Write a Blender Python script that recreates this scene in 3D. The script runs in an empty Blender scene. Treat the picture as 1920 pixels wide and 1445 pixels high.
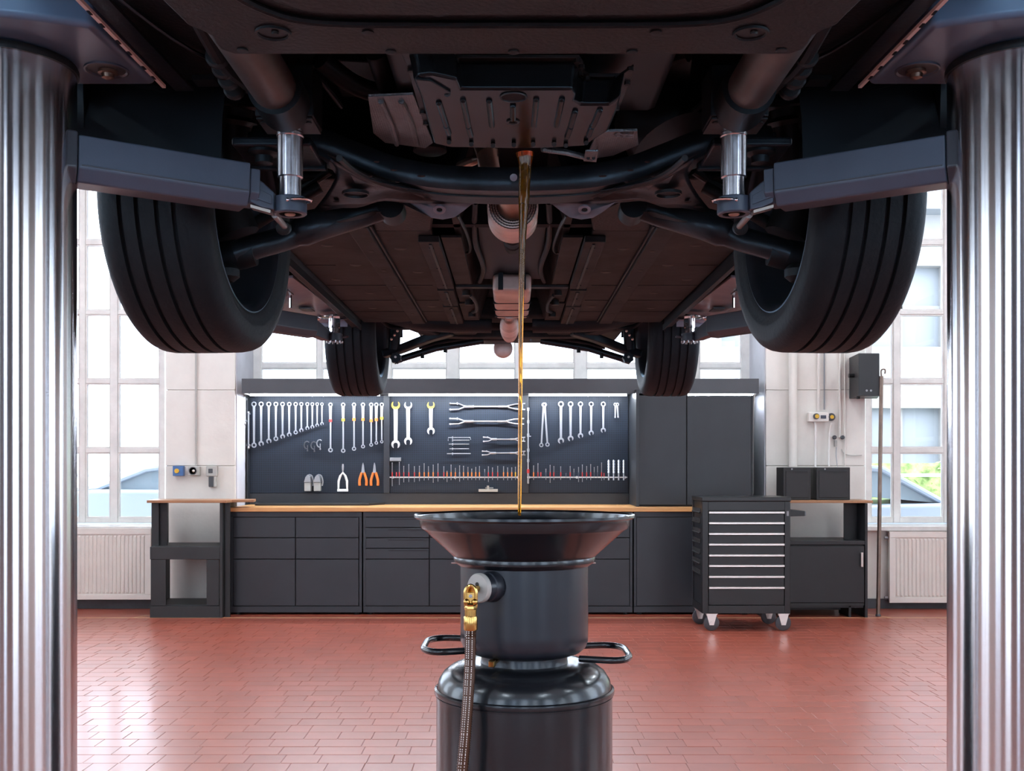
import bpy, bmesh, math, random
from mathutils import Vector, Matrix
R = math.radians
random.seed(7)
C = bpy.context.scene.collection
# ---------------------------------------------------------------- camera, light, exposure
F = 2000.0; CX = 960.0; CY = 875.0; HC = 1.24          # focal length (px), principal point, camera height
cam_d = bpy.data.cameras.new('camera'); cam_d.sensor_width = 36; cam_d.lens = F/1920*36
cam_d.shift_y = (CY-722.5)/1920; cam_d.clip_start = 0.05
cam = bpy.data.objects.new('camera', cam_d); C.objects.link(cam)
cam.location = (0, 0, HC); cam.rotation_euler = (R(90), 0, 0)
sc = bpy.context.scene; sc.camera = cam
sc.view_settings.view_transform = 'Standard'; sc.view_settings.look = 'None'
sc.view_settings.exposure = 0.3; sc.view_settings.gamma = 1.0
try: sc.view_settings.use_curve_mapping = False
except Exception: pass
sc.cycles.max_bounces = 8; sc.cycles.diffuse_bounces = 4; sc.cycles.glossy_bounces = 5
sc.cycles.transmission_bounces = 8; sc.cycles.transparent_max_bounces = 12
sc.cycles.sample_clamp_indirect = 6.0; sc.cycles.caustics_reflective = False; sc.cycles.caustics_refractive = False
world = bpy.data.worlds.new('overcast_sky'); sc.world = world; world.use_nodes = True
wn = world.node_tree; bg = wn.nodes['Background']
tc = wn.nodes.new('ShaderNodeTexCoord'); no = wn.nodes.new('ShaderNodeTexNoise'); no.inputs['Scale'].default_value = 2.0
rp = wn.nodes.new('ShaderNodeValToRGB')
rp.color_ramp.elements[0].color = (0.66, 0.80, 1, 1); rp.color_ramp.elements[1].color = (0.86, 0.93, 1, 1)
rp.color_ramp.elements[0].position = .3; rp.color_ramp.elements[1].position = .6
wn.links.new(tc.outputs['Generated'], no.inputs['Vector']); wn.links.new(no.outputs['Fac'], rp.inputs['Fac'])
wn.links.new(rp.outputs['Color'], bg.inputs['Color']); bg.inputs['Strength'].default_value = 6.0
FILL_LAMP = 47.0       # strength of the added ceiling lights' diffusers
LED = 100.0
# ---------------------------------------------------------------- projection helpers (pixel + distance -> metres)
def X(px, Y): return (px-CX)*Y/F
def Z(py, Y): return HC + (CY-py)*Y/F
def W(px, py, Y): return Vector((X(px, Y), Y, Z(py, Y)))
def H(px, py, h):                                     # point at height h above the lens seen at the pixel
    Y = F*h/(CY-py); return Vector((X(px, Y), Y, HC+h))
# ---------------------------------------------------------------- object helpers
def tag(o, label=None, cat=None, group=None, kind=None):
    if label: o['label'] = label
    if cat: o['category'] = cat
    if group: o['group'] = group
    if kind: o['kind'] = kind
    return o
def thing(name, loc, label=None, cat=None, group=None, kind=None):
    o = bpy.data.objects.new(name, None); C.objects.link(o); o.location = loc; o.empty_display_size = .1
    return tag(o, label, cat, group, kind)
def wloc(o):
    v = Vector((0, 0, 0))
    while o is not None: v += Vector(o.location); o = o.parent
    return v
class B:
    """collects shapes, given in world metres, into one mesh object"""
    def __init__(s): s.bm = bmesh.new()
    def poly(s, pts, faces, smooth=False):
        vs = [s.bm.verts.new(p) for p in pts]
        for f in faces:
            try: s.bm.faces.new([vs[i] for i in f]).smooth = smooth
            except ValueError: pass
        return s
    def box(s, x0, x1, y0, y1, z0, z1, M=None):
        p = [(x, y, z) for z in (z0, z1) for y in (y0, y1) for x in (x0, x1)]
        if M is not None: p = [M @ Vector(q) for q in p]
        return s.poly(p, [(0,2,3,1),(4,5,7,6),(0,1,5,4),(2,6,7,3),(0,4,6,2),(1,3,7,5)])
    def hexa(s, a, b):                                 # two quads joined into a solid
        p = list(a)+list(b); n = len(a)
        return s.poly(p, [tuple(range(n))[::-1], tuple(range(n, 2*n))]+[(i, (i+1)%n, n+(i+1)%n, n+i) for i in range(n)])
    def prism(s, pts, off):                            # planar polygon pushed along a vector
        off = Vector(off); return s.hexa([Vector(p) for p in pts], [Vector(p)+off for p in pts])
    def ring(s, rings, close=False, caps=True, smooth=True):
        n = len(rings[0]); rows = [[s.bm.verts.new(p) for p in r] for r in rings]
        m = len(rows); 
        for i in range(m if close else m-1):
            a, b = rows[i], rows[(i+1)%m]
            for j in range(n):
                try: s.bm.faces.new((a[j], a[(j+1)%n], b[(j+1)%n], b[j])).smooth = smooth
                except ValueError: pass
        if caps and not close:
            for r, rev in ((rows[0], True), (rows[-1], False)):
                try: s.bm.faces.new(r[::-1] if rev else r)
                except ValueError: pass
        return s
    def cyl(s, p0, p1, r0, r1=None, n=16, caps=True):
        r1 = r0 if r1 is None else r1
        return s.lathe([(r0, 0), (r1, (Vector(p1)-Vector(p0)).length)], p0, Vector(p1)-Vector(p0), n, caps)
    def lathe(s, prof, o, axis=(0, 0, 1), n=32, caps=True, a0=0, smooth=True):
        o = Vector(o); ax = Vector(axis).normalized()
        u = ax.orthogonal().normalized() if abs(ax.z) < .999 else Vector((1, 0, 0)); v = ax.cross(u)
        rg = [[o+ax*h+(u*math.cos(t)+v*math.sin(t))*max(r, 1e-5) for t in [a0+2*math.pi*k/n for k in range(n)]] for r, h in prof]
        return s.ring(rg, caps=caps, smooth=smooth)
    def tube(s, pts, r, n=10, close=False, caps=True, flat=1.0, up=None):
        P = [Vector(p) for p in pts]; m = len(P); rs = r if isinstance(r, (list, tuple)) else [r]*m; rg = []; u = None
        for i in range(m):
            a = P[i-1] if (i or close) else P[0]; b = P[(i+1) % m] if (i < m-1 or close) else P[m-1]
            t = (b-a).normalized()
            if u is None:
                u = Vector(up) if up is not None else t.orthogonal()
            u = (u-t*u.dot(t)).normalized(); v = t.cross(u)
            rg.append([P[i]+(u*math.cos(k*2*math.pi/n)*flat+v*math.sin(k*2*math.pi/n))*rs[i] for k in range(n)])
        return s.ring(rg, close=close, caps=caps)
    def sweep(s, pts, sec, up=(0, 0, 1), smooth=False, scale=None, close=False):
        """section [(side, up)] swept along points; side = tangent x up"""
        P = [Vector(p) for p in pts]; m = len(P); rg = []; upv = Vector(up)
        for i in range(m):
            a = P[max(i-1, 0)]; b = P[min(i+1, m-1)]; t = (b-a).normalized()
            sd = t.cross(upv).normalized(); w = sd.cross(t).normalized(); k = scale[i] if scale else 1
            rg.append([P[i]+sd*x*k+w*z*k for x, z in sec])
        return s.ring(rg, smooth=smooth)
    def ball(s, c, r, n=12, sq=(1, 1, 1)):
        c = Vector(c); m = max(4, n//2)
        return s.ring([[c+Vector((math.sin(a)*math.cos(t)*r*sq[0], math.sin(a)*math.sin(t)*r*sq[1], math.cos(a)*r*sq[2]))
                        for t in [2*math.pi*k/n for k in range(n)]] for a in [math.pi*(.02+.96*i/m) for i in range(m+1)]])
    def build(s, name, mat, parent=None, bevel=0, seg=2, sharp=35, label=None, cat=None, group=None, kind=None, origin=None):
        bmesh.ops.recalc_face_normals(s.bm, faces=s.bm.faces)
        me = bpy.data.meshes.new(name); off = wloc(parent) if parent is not None else Vector((0, 0, 0))
        if parent is None and origin is not None: off = Vector(origin)
        if off.length: bmesh.ops.translate(s.bm, verts=s.bm.verts, vec=-off)
        s.bm.to_mesh(me); s.bm.free()
        for m in (mat if isinstance(mat, (list, tuple)) else [mat]): me.materials.append(m)
        o = bpy.data.objects.new(name, me); C.objects.link(o)
        if parent is not None: o.parent = parent
        elif origin is not None: o.location = origin
        try: me.set_sharp_from_angle(angle=R(sharp))
        except Exception: pass
        if bevel:
            b = o.modifiers.new('bevel', 'BEVEL'); b.width = bevel; b.segments = seg; b.limit_method = 'ANGLE'; b.angle_limit = R(30)
            b.harden_normals = True
        return tag(o, label, cat, group, kind)
def clone(root, loc, label=None, group=None):
    r = root.copy(); C.objects.link(r); r.location = loc
    if label: r['label'] = label
    if group: r['group'] = group
    for ch in list(root.children):
        c = ch.copy(); C.objects.link(c); c.parent = r
        for g in ch.children:
            d = g.copy(); C.objects.link(d); d.parent = c
    return r
def mx(pts): return [Vector((-p[0], p[1], p[2])) for p in pts]
def smoothpath(pts, k=4):
    P = [Vector(p) for p in pts]; out = []
    for i in range(len(P)-1):
        p0, p1, p2, p3 = P[max(i-1, 0)], P[i], P[i+1], P[min(i+2, len(P)-1)]
        for j in range(k):
            t = j/k; out.append(.5*((2*p1)+(p2-p0)*t+(2*p0-5*p1+4*p2-p3)*t*t+(3*p1-p0-3*p2+p3)*t**3))
    return out+[P[-1]]
ORD = 'first second third fourth fifth sixth seventh eighth ninth tenth eleventh twelfth thirteenth fourteenth fifteenth sixteenth seventeenth eighteenth nineteenth twentieth twenty-first twenty-second twenty-third twenty-fourth twenty-fifth twenty-sixth twenty-seventh twenty-eighth twenty-ninth thirtieth'.split()
# ---------------------------------------------------------------- materials
def mat(name, col, rough=.5, metal=0, var=0, vs=8, bump=0, bs=60, coat=0, spec=.5, emit=None, es=0, col2=None, rvar=0, island=0, obj=True, aniso=0):
    m = bpy.data.materials.new(name); m.use_nodes = True; nt = m.node_tree; p = nt.nodes['Principled BSDF']; L = nt.links
    p.inputs['Roughness'].default_value = rough; p.inputs['Metallic'].default_value = metal
    p.inputs['Specular IOR Level'].default_value = spec; p.inputs['Coat Weight'].default_value = coat
    p.inputs['Coat Roughness'].default_value = .12
    if aniso: p.inputs['Anisotropic'].default_value = aniso
    col = tuple(col)+(1,); p.inputs['Base Color'].default_value = col
    if emit: p.inputs['Emission Color'].default_value = tuple(emit)+(1,); p.inputs['Emission Strength'].default_value = es
    tc = nt.nodes.new('ShaderNodeTexCoord'); co = tc.outputs['Object' if obj else 'Generated']
    if var or col2 or rvar:
        n = nt.nodes.new('ShaderNodeTexNoise'); n.inputs['Scale'].default_value = vs; n.inputs['Detail'].default_value = 6; n.inputs['Roughness'].default_value = .6
        L.new(co, n.inputs['Vector'])
        r = nt.nodes.new('ShaderNodeValToRGB'); e = r.color_ramp.elements; e[0].position = .35; e[1].position = .68
        lo = tuple(c*(1-var) for c in col[:3])+(1,); hi = tuple(min(1, c*(1+var)) for c in (col2 or col[:3]))+(1,)
        e[0].color = lo; e[1].color = hi; L.new(n.outputs['Fac'], r.inputs['Fac']); src = r.outputs['Color']
        if island:
            g = nt.nodes.new('ShaderNodeNewGeometry'); oi = nt.nodes.new('ShaderNodeObjectInfo')
            ad = nt.nodes.new('ShaderNodeMath'); ad.operation = 'ADD'; L.new(g.outputs['Random Per Island'], ad.inputs[0]); L.new(oi.outputs['Random'], ad.inputs[1])
            fr = nt.nodes.new('ShaderNodeMath'); fr.operation = 'FRACT'; L.new(ad.outputs[0], fr.inputs[0])
            mr = nt.nodes.new('ShaderNodeMapRange'); mr.inputs['To Min'].default_value = 1-island; mr.inputs['To Max'].default_value = 1+island
            L.new(fr.outputs[0], mr.inputs['Value'])
            hs = nt.nodes.new('ShaderNodeHueSaturation'); L.new(mr.outputs[0], hs.inputs['Value']); L.new(src, hs.inputs['Color']); src = hs.outputs['Color']
        L.new(src, p.inputs['Base Color'])
        if rvar:
            mr = nt.nodes.new('ShaderNodeMapRange'); mr.inputs['To Min'].default_value = max(.02, rough-rvar); mr.inputs['To Max'].default_value = min(1, rough+rvar)
            L.new(n.outputs['Fac'], mr.inputs['Value']); L.new(mr.outputs[0], p.inputs['Roughness'])
    if bump:
        n = nt.nodes.new('ShaderNodeTexNoise'); n.inputs['Scale'].default_value = bs; n.inputs['Detail'].default_value = 4
        L.new(co, n.inputs['Vector']); b = nt.nodes.new('ShaderNodeBump'); b.inputs['Strength'].default_value = bump; b.inputs['Distance'].default_value = .004
        L.new(n.outputs['Fac'], b.inputs['Height']); L.new(b.outputs[0], p.inputs['Normal'])
    return m
M = dict(
 wall=mat('cream_plaster', (.76,.735,.69), .85, var=.05, vs=3, bump=.25, bs=30),
 reveal=mat('shaded_plaster', (.60,.61,.66), .85, var=.08, vs=4, bump=.2),
 niche=mat('pale_plaster', (.66,.62,.57), .9, var=.05, vs=3),
 joint=mat('joint_grey', (.42,.39,.34), .9),
 ceil=mat('white_ceiling', (.8,.8,.79), .9, var=.03),
 frame=mat('grey_window_paint', (.86,.85,.83), .5, var=.08, vs=6),
 sill=mat('white_stone_sill', (.75,.74,.72), .35, var=.08, vs=12),
 slate=mat('slate_grey_paint', (.055,.06,.075), .5, var=.1),
 headpaint=mat('lit_head_plate_paint', (.11,.20,.33), .28, var=.06, vs=5, spec=.6),  # lighter than the lift paint: nearby light is put into this colour
 light_leak=mat('light_leak_paint', (.80,.92,1.0), .3),  # pale colour stands in for light coming through a slit
 tubegrey=mat('grey_painted_tube', (.075,.085,.092), .42, .2, var=.3, vs=10),
 skirt=mat('slate_skirting', (.05,.055,.065), .5, var=.2),
 grout=mat('dark_grout', (.33,.13,.10), .6, var=.2),
 tile=mat('red_clay_tile', (.355,.080,.048), .345, coat=.18, var=.08, vs=5, bump=.03, bs=60, island=.08, spec=.8),
 strip=mat('brass_strip', (.62,.38,.20), .4, 0),
 rad=mat('cream_radiator_enamel', (.84,.81,.76), .4, var=.03),
 cab=mat('anthracite_powder_coat', (.0215,.025,.0315), .40, var=.10, vs=3, bump=.05, bs=400),
 cab2=mat('darker_powder_coat', (.015,.017,.021), .45, var=.10, vs=3),
 canopy=mat('grey_powder_coat', (.058,.060,.070), .38, var=.08, vs=2),
 gap=mat('black_recess', (.004,.004,.005), .7),
 blk=mat('black_steel', (.008,.009,.011), .30, var=.15, vs=5),
 blk2=mat('satin_black_steel', (.012,.012,.014), .5, var=.12, vs=5),
 shelf=mat('graphite_board', (.019,.021,.023), .5, var=.15, vs=4),
 darkshelf=mat('charcoal_laminate', (.011,.012,.015), .45, var=.15, vs=4),
 beech=mat('oiled_beech', (.64,.33,.125), .42, var=.14, vs=5),
 brownwood=mat('brown_wood_edge', (.36,.18,.09), .45, var=.2, vs=9),
 alu=mat('brushed_aluminium', (.72,.68,.65), .3, 1, var=.05),
 chrome=mat('chrome', (.78,.79,.82), .10, 1, rvar=.04, vs=20),
 piston=mat('polished_piston_steel', (.66,.67,.70), .17, 1, aniso=1.0),
 padsteel=mat('zinc_plated_steel', (.74,.80,.88), .27, 1, var=.12, vs=40, aniso=.8),
 toolsteel=mat('satin_tool_steel', (.44,.45,.48), .36, .7, var=.05),
 brightsteel=mat('painted_white_steel', (.55,.55,.54), .4, .2),
 liftblue=mat('blue_grey_lift_paint', (.060,.088,.135), .36, var=.10, vs=6, bump=.06, bs=250, spec=.6),
 liftdark=mat('dark_lift_paint', (.036,.044,.060), .34, var=.1, spec=.6),
 silver=mat('silver_beam_paint', (.36,.50,.66), .25, .25, var=.1),
 rubber=mat('tyre_rubber', (0.0105, 0.0118, 0.0135), .62, var=.15, vs=25, bump=.25, bs=90),
 rim=mat('dark_grey_alloy', (0.045, 0.054, 0.068), .38, .6, var=.15),
 iron=mat('dull_cast_iron', (0.024, 0.026, 0.027), .5, .5, var=.4, vs=12),
 under=mat('black_underbody_plastic', (0.0075, 0.0098, 0.0118), .50, var=.25, vs=7, bump=.35, bs=120),
 floorpan=mat('dusty_undersealed_sheet', (.007,.0085,.0095), .66, var=.3, vs=4.5, bump=.5, bs=14, col2=(.024,.035,.040)),
 subf=mat('satin_black_subframe', (0.011, 0.0145, 0.019), .31, .3, var=.3, vs=9, bump=.15, bs=80, col2=(.018,.024,.031)),
 brownsteel=mat('dusty_pressed_steel', (0.026, 0.03, 0.033), .40, .4, var=.3, vs=10, bump=.1),
 bluesteel=mat('bluish_pressed_steel', (.20,.26,.34), .36, .3, var=.2, vs=14),
 pan=mat('gloss_black_oil_pan', (0.008, 0.0105, 0.0125), .24, .4, var=.25, vs=5, rvar=.08),
 shield=mat('dimpled_aluminium_shield', (.19,.26,.31), .42, .8, var=.2, vs=12),
 copper=mat('heat_tinted_steel', (.40,.32,.27), .36, .85, var=.25, vs=12),
 exhaust=mat('weathered_exhaust_steel', (.66,.62,.60), .42, .5, var=.2, vs=9),
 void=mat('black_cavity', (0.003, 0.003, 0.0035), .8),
 darkpart=mat('black_cast_part', (0.01, 0.012, 0.014), .45, .3, var=.3, vs=12),
 brass=mat('brass', (.62,.40,.13), .22, 1, var=.15, vs=30),
 hose=mat('brown_hose_rubber', (.065,.026,.012), .35, .2, var=.2, vs=30),
 drain=mat('gloss_black_drum_paint', (.008,.009,.012), .24, coat=.25, var=.1, spec=.6),
 drainsat=mat('satin_blue_black_paint', (.015,.018,.026), .33, coat=.15, var=.1, vs=9),
 greyplastic=mat('light_grey_plastic', (.42,.42,.40), .45, var=.05),
 white=mat('white_plastic', (.8,.79,.76), .45),
 blue=mat('blue_plastic', (.06,.15,.36), .4, var=.1),
 yellow=mat('yellow_plastic', (.75,.45,.04), .4),
 orange=mat('orange_grip', (.75,.20,.035), .4),
 red=mat('red_grip', (.45,.03,.03), .4),
 darkblue=mat('dark_blue_grip', (.05,.06,.09), .4),
 dkgrey=mat('dark_grey_plastic', (.06,.065,.075), .4, var=.1),
 midgrey=mat('mid_grey_metal', (.30,.31,.33), .4, .4),
 pole=mat('worn_bronze_pole', (.22,.16,.13), .35, .8, var=.2),
 asphalt=mat('asphalt', (.5,.5,.5), .9, var=.1),
 fac=mat('pale_facade', (.34,.335,.325), .9, var=.04),
 facd=mat('facade_window_grey', (.27,.29,.31), .6),
 roof=mat('grey_roof', (.26,.28,.30), .8),
 carpaint=mat('silver_blue_car_paint', (.34,.40,.47), .3, .2, coat=.3),
 carglass=mat('car_window_glass', (.24,.30,.34), .1),
 leaf=mat('hedge_green', (.16,.26,.06), .8, var=.5, vs=5, col2=(.40,.52,.18)),
 lamp=mat('added_lamp_diffuser', (.9,.9,.9), .5, emit=(.86, .94, 1), es=FILL_LAMP),
 led=mat('led_diffuser', (.9,.9,.9), .5, emit=(.82,.90,1), es=LED),
)
def glass():
    m = bpy.data.materials.new('window_glass'); m.use_nodes = True; nt = m.node_tree; nt.nodes.clear()
    o = nt.nodes.new('ShaderNodeOutputMaterial'); mi = nt.nodes.new('ShaderNodeMixShader'); t = nt.nodes.new('ShaderNodeBsdfTransparent')
    g = nt.nodes.new('ShaderNodeBsdfGlossy'); g.inputs['Roughness'].default_value = .02; f = nt.nodes.new('ShaderNodeFresnel'); f.inputs['IOR'].default_value = 1.4
    t.inputs['Color'].default_value = (.97,.98,1,1)
    nt.links.new(f.outputs[0], mi.inputs[0]); nt.links.new(t.outputs[0], mi.inputs[1]); nt.links.new(g.outputs[0], mi.inputs[2]); nt.links.new(mi.outputs[0], o.inputs[0])
    return m
M['glass'] = glass()
def pegmat():
    m = mat('perforated_blue_grey_sheet', (.05,.058,.072), .5, 0, spec=.3); nt = m.node_tree; L = nt.links; p = nt.nodes['Principled BSDF']
    tc = nt.nodes.new('ShaderNodeTexCoord'); mp = nt.nodes.new('ShaderNodeVectorMath'); mp.operation = 'SCALE'; mp.inputs['Scale'].default_value = 1/.0165
    L.new(tc.outputs['Object'], mp.inputs[0]); fr = nt.nodes.new('ShaderNodeVectorMath'); fr.operation = 'FRACTION'; L.new(mp.outputs[0], fr.inputs[0])
    sb = nt.nodes.new('ShaderNodeVectorMath'); sb.operation = 'SUBTRACT'; sb.inputs[1].default_value = (.5,.5,.5); L.new(fr.outputs[0], sb.inputs[0])
    mu = nt.nodes.new('ShaderNodeVectorMath'); mu.operation = 'MULTIPLY'; mu.inputs[1].default_value = (1,0,1); L.new(sb.outputs[0], mu.inputs[0])
    ln = nt.nodes.new('ShaderNodeVectorMath'); ln.operation = 'LENGTH'; L.new(mu.outputs[0], ln.inputs[0])
    mr = nt.nodes.new('ShaderNodeMapRange'); mr.inputs['From Min'].default_value = .24; mr.inputs['From Max'].default_value = .32; L.new(ln.outputs['Value'], mr.inputs['Value'])
    mx_ = nt.nodes.new('ShaderNodeMix'); mx_.data_type = 'RGBA'; mx_.inputs['A'].default_value = (.008,.009,.012,1); mx_.inputs['B'].default_value = (.019,.028,.045,1)
    L.new(mr.outputs[0], mx_.inputs['Factor']); L.new(mx_.outputs['Result'], p.inputs['Base Color']); return m
M['peg'] = pegmat()
def dimplemat():
    m = M['shield']; nt = m.node_tree; L = nt.links; p = nt.nodes['Principled BSDF']
    tc = nt.nodes.new('ShaderNodeTexCoord'); v = nt.nodes.new('ShaderNodeTexVoronoi'); v.inputs['Scale'].default_value = 210; v.inputs['Randomness'].default_value = .25
    L.new(tc.outputs['Object'], v.inputs['Vector']); b = nt.nodes.new('ShaderNodeBump'); b.inputs['Strength'].default_value = .9; b.inputs['Distance'].default_value = .002
    L.new(v.outputs['Distance'], b.inputs['Height']); L.new(b.outputs[0], p.inputs['Normal'])
dimplemat()
def woodmat(m):
    nt = m.node_tree; L = nt.links; n = [x for x in nt.nodes if x.type == 'TEX_NOISE'][0]; tc = [x for x in nt.nodes if x.type == 'TEX_COORD'][0]
    mp = nt.nodes.new('ShaderNodeMapping'); mp.inputs['Scale'].default_value = (.25, 3, 8); L.new(tc.outputs['Object'], mp.inputs['Vector']); L.new(mp.outputs[0], n.inputs['Vector'])
woodmat(M['beech']); woodmat(M['brownwood'])
def oilmat():
    m = bpy.data.materials.new('amber_motor_oil'); m.use_nodes = True; p = m.node_tree.nodes['Principled BSDF']
    p.inputs['Base Color'].default_value = (.80,.40,.03,1); p.inputs['Roughness'].default_value = .03; p.inputs['Transmission Weight'].default_value = .92; p.inputs['IOR'].default_value = 1.45
    nt = m.node_tree; v = nt.nodes.new('ShaderNodeVolumeAbsorption'); v.inputs['Color'].default_value = (.80,.46,.0,1); v.inputs['Density'].default_value = 130
    nt.links.new(v.outputs[0], nt.nodes['Material Output'].inputs['Volume'])
    return m
M['oil'] = oilmat()
def radial(m, rot=0):
    nt = m.node_tree; p = nt.nodes['Principled BSDF']; t = nt.nodes.new('ShaderNodeTangent'); t.direction_type = 'RADIAL'; t.axis = 'Z'
    nt.links.new(t.outputs[0], p.inputs['Tangent']); p.inputs['Anisotropic Rotation'].default_value = rot
radial(M['piston'], .25); radial(M['padsteel'], .25)
for n in ('under','pan','rubber','brownsteel','darkpart','iron','subf','rim','void','floorpan','headpaint','liftblue','liftdark','drain','drainsat'):
    M[n].node_tree.nodes['Principled BSDF'].inputs['Specular Tint'].default_value = (.52,.78,1,1) if n not in ('drain','drainsat','liftblue','liftdark') else (.8,.92,1,1)
for n in ('under','floorpan','rubber'): M[n].node_tree.nodes['Principled BSDF'].inputs['Specular IOR Level'].default_value = .35
# ================================================================ the room
XL, XR, YB, YN, ZC = -6.2, 6.2, 9.36, -5.0, 4.4
S = 'structure'
YP = 9.30                                              # face of the stone piers
YW = 9.62                                              # window plane left and right
YQ = 9.93                                              # window plane in the bench niche
# ---- floor: grout bed, clay tiles in running courses
fl = B().box(XL-.3, XR+.3, YN-.3, 10.2, -.12, -.0022).build('floor', M['grout'], kind=S)
tr = random.Random(3); row = .1315; y = 4.335; nt_ = 0; near = []; far = B(); meshes = {}
def tile_mesh(w):
    if w not in meshes:
        b = B(); g = .0012; h = row/2-g; x = w/2-g; c = .0016
        b.hexa([(-x,-h,-.006),(x,-h,-.006),(x,h,-.006),(-x,h,-.006)], [(-x,-h,-c),(x,-h,-c),(x,h,-c),(-x,h,-c)])
        b2 = [(-x,-h,-c),(x,-h,-c),(x,h,-c),(-x,h,-c)]; t = [(-x+c,-h+c,0),(x-c,-h+c,0),(x-c,h-c,0),(-x+c,h-c,0)]
        b.hexa(b2, t); bmesh.ops.remove_doubles(b.bm, verts=b.bm.verts, dist=1e-5)
        me = bpy.data.meshes.new('tile'); b.bm.to_mesh(me); b.bm.free(); me.materials.append(M['tile']); meshes[w] = me
    return meshes[w]
def far_tile(x0, x1, y0, y1):
    g = .0012; c = .0014; x0 += g; x1 -= g; y0 += g; y1 -= g
    far.poly([(x0,y0,-.006),(x1,y0,-.006),(x1,y1,-.006),(x0,y1,-.006),(x0+c,y0+c,0),(x1-c,y0+c,0),(x1-c,y1-c,0),(x0+c,y1-c,0)],
             [(0,1,5,4),(1,2,6,5),(2,3,7,6),(3,0,4,7),(4,5,6,7)])
yy = y - row*30; k = 0
while yy < 8.76-row*.3:
    y1 = min(yy+row, 8.757); x = -6.2 + tr.random()*.1
    while x < 6.2:
        w = tr.choice([.105,.155,.155,.205,.155,.205]); yc = (yy+y1)/2; xc = x+w/2
        if 4.33 < yy < 5.75 and abs(xc) < .42*yc+.02 and nt_ < 300 and y1-yy > row*.99:
            o = bpy.data.objects.new('tile', tile_mesh(w)); C.objects.link(o); o.parent = fl; o.location = (xc, yc, tr.uniform(-.0006,.0003)); nt_ += 1
        else: far_tile(x, x+w, yy, y1)
        x += w
    yy += row; k += 1
far.build('tile_field', M['tile'], fl, kind='stuff')
b = B().box(XL, XR, 8.760, 8.778, -.004, .0012)
for s in (-1, 1):
    p = [(s*3.10,8.778,.001),(s*3.13,8.778,.001),(s*2.80,9.30,.001),(s*2.77,9.30,.001)]; b.prism(p, (0,0,-.005))
b.build('border_strip', M['strip'], fl)
b = B().box(XL, XR, 8.780, YQ, -.006, 0); b.build('border_slab', M['tile'], fl)
# ---- back wall: piers, parapets under the windows, head above
ZW0 = Z(980, YW); ZH = 4.05
PL = (X(311,YP), X(441,YP)); PR = (X(1436,YP), X(1622,YP))
b = B()
b.box(PL[0]+.012, PL[1]-.012, YP+.012, YQ+.25, 0, ZC); b.box(PR[0]+.012, PR[1]-.012, YP+.012, YQ+.25, 0, ZC)
b.box(XL, PL[0]+.02, YB, YQ+.05, 0, ZW0-.05); b.box(PR[1]-.02, XR, YB, YQ+.05, 0, ZW0-.05)
b.box(XL, PL[0]+.02, YP+.1, YQ+.05, ZH, ZC); b.box(PR[1]-.02, XR, YP+.1, YQ+.05, ZH, ZC); b.box(PL[1]-.02, PR[0]+.02, YP+.1, YQ+.1, ZH, ZC)
b.box(PL[1]-.02, PR[0]+.02, YQ-.06, YQ+.12, 0, Z(716,YQ))
wb = b.build('wall_back', M['wall'], kind=S)
# stone-faced pier panels with recessed joints
for (x0, x1) in (PL, PR):
    zs = [0, Z(873,YP), Z(731,YP), Z(731,YP)+.66, Z(731,YP)+1.32, ZC]
    for i in range(5):
        B().box(x0, x1, YP, YQ+.2, zs[i]+.0022, zs[i+1]-.0022).build('wall_panel', M['wall'], wb, bevel=.003, seg=1)
for xa, xb in ((PL[1]-.001, PL[1]+.010), (PR[0]-.010, PR[0]+.001)):
    B().box(xa, xb, YP+.02, YQ, .0, ZC).build('shaded_reveal', M['reveal'], wb)  # bluish shade of the pier sides is put into this lining's colour
def window(name, Y, xs, zs, wide=(), z0=None):
    """xs: mullion centres with half widths, zs: rails; panes between"""
    t = thing(name, (xs[0][0], Y, zs[0][0]), kind=S)
    for i, (x, w) in enumerate(xs): B().box(x-w, x+w, Y-.035, Y+.03, zs[0][0]-zs[0][1], zs[-1][0]+zs[-1][1]).build('mullion', M['frame'], t, bevel=.004, seg=1)
    for i, (z, w) in enumerate(zs):
        for (xa, wa), (xb, wb_) in zip(xs, xs[1:]):
            B().box(xa+wa, xb-wb_, Y-.028, Y+.025, z-w, z+w).build('rail', M['frame'], t, bevel=.004, seg=1)
    for (xa, wa), (xb, wb_) in zip(xs, xs[1:]):
        for (za, wz), (zb, wy) in zip(zs, zs[1:]):
            a, c, d, e = xa+wa, xb-wb_, za+wz, zb-wy; q = .012      # inner sash rebate
            f = B(); 
            f.box(a, a+q, Y-.02, Y+.015, d, e).box(c-q, c, Y-.02, Y+.015, d, e).box(a+q, c-q, Y-.02, Y+.015, d, d+q).box(a+q, c-q, Y-.02, Y+.015, e-q, e)
            f.build('sash', M['frame'], t)
            B().box(a+q-.003, c-q+.003, Y-.002, Y+.002, d+q-.003, e-q+.003).build('pane', M['glass'], t)
    return t
px = lambda p, w, Y: (X(p, Y), w*Y/F/2)
pz = lambda p, w, Y: (Z(p, Y), w*Y/F/2)
zs = [pz(975, 9, YW), pz(844, 9, YW), pz(715, 8, YW), pz(586, 8, YW), pz(455, 9, YW), pz(326, 8, YW), (ZH-.04, .04)]
xl = [px(p, w, YW) for p, w in ((-320,12),(-230,8),(-135,12),(-40,8),(60,12),(157,11),(216,14),(306,10))]
window('window_1', YW, xl, zs)
xr = [px(p, w, YW) for p, w in ((1626,10),(1679,12),(1772,9),(1868,12),(1962,8),(2058,12),(2152,8),(2245,12))]
window('window_2', YW, xr, zs)
zq = [pz(722, 8, YQ), pz(686, 9, YQ), pz(590, 9, YQ), pz(494, 9, YQ), pz(398, 9, YQ), (ZH-.04, .04)]
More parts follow.
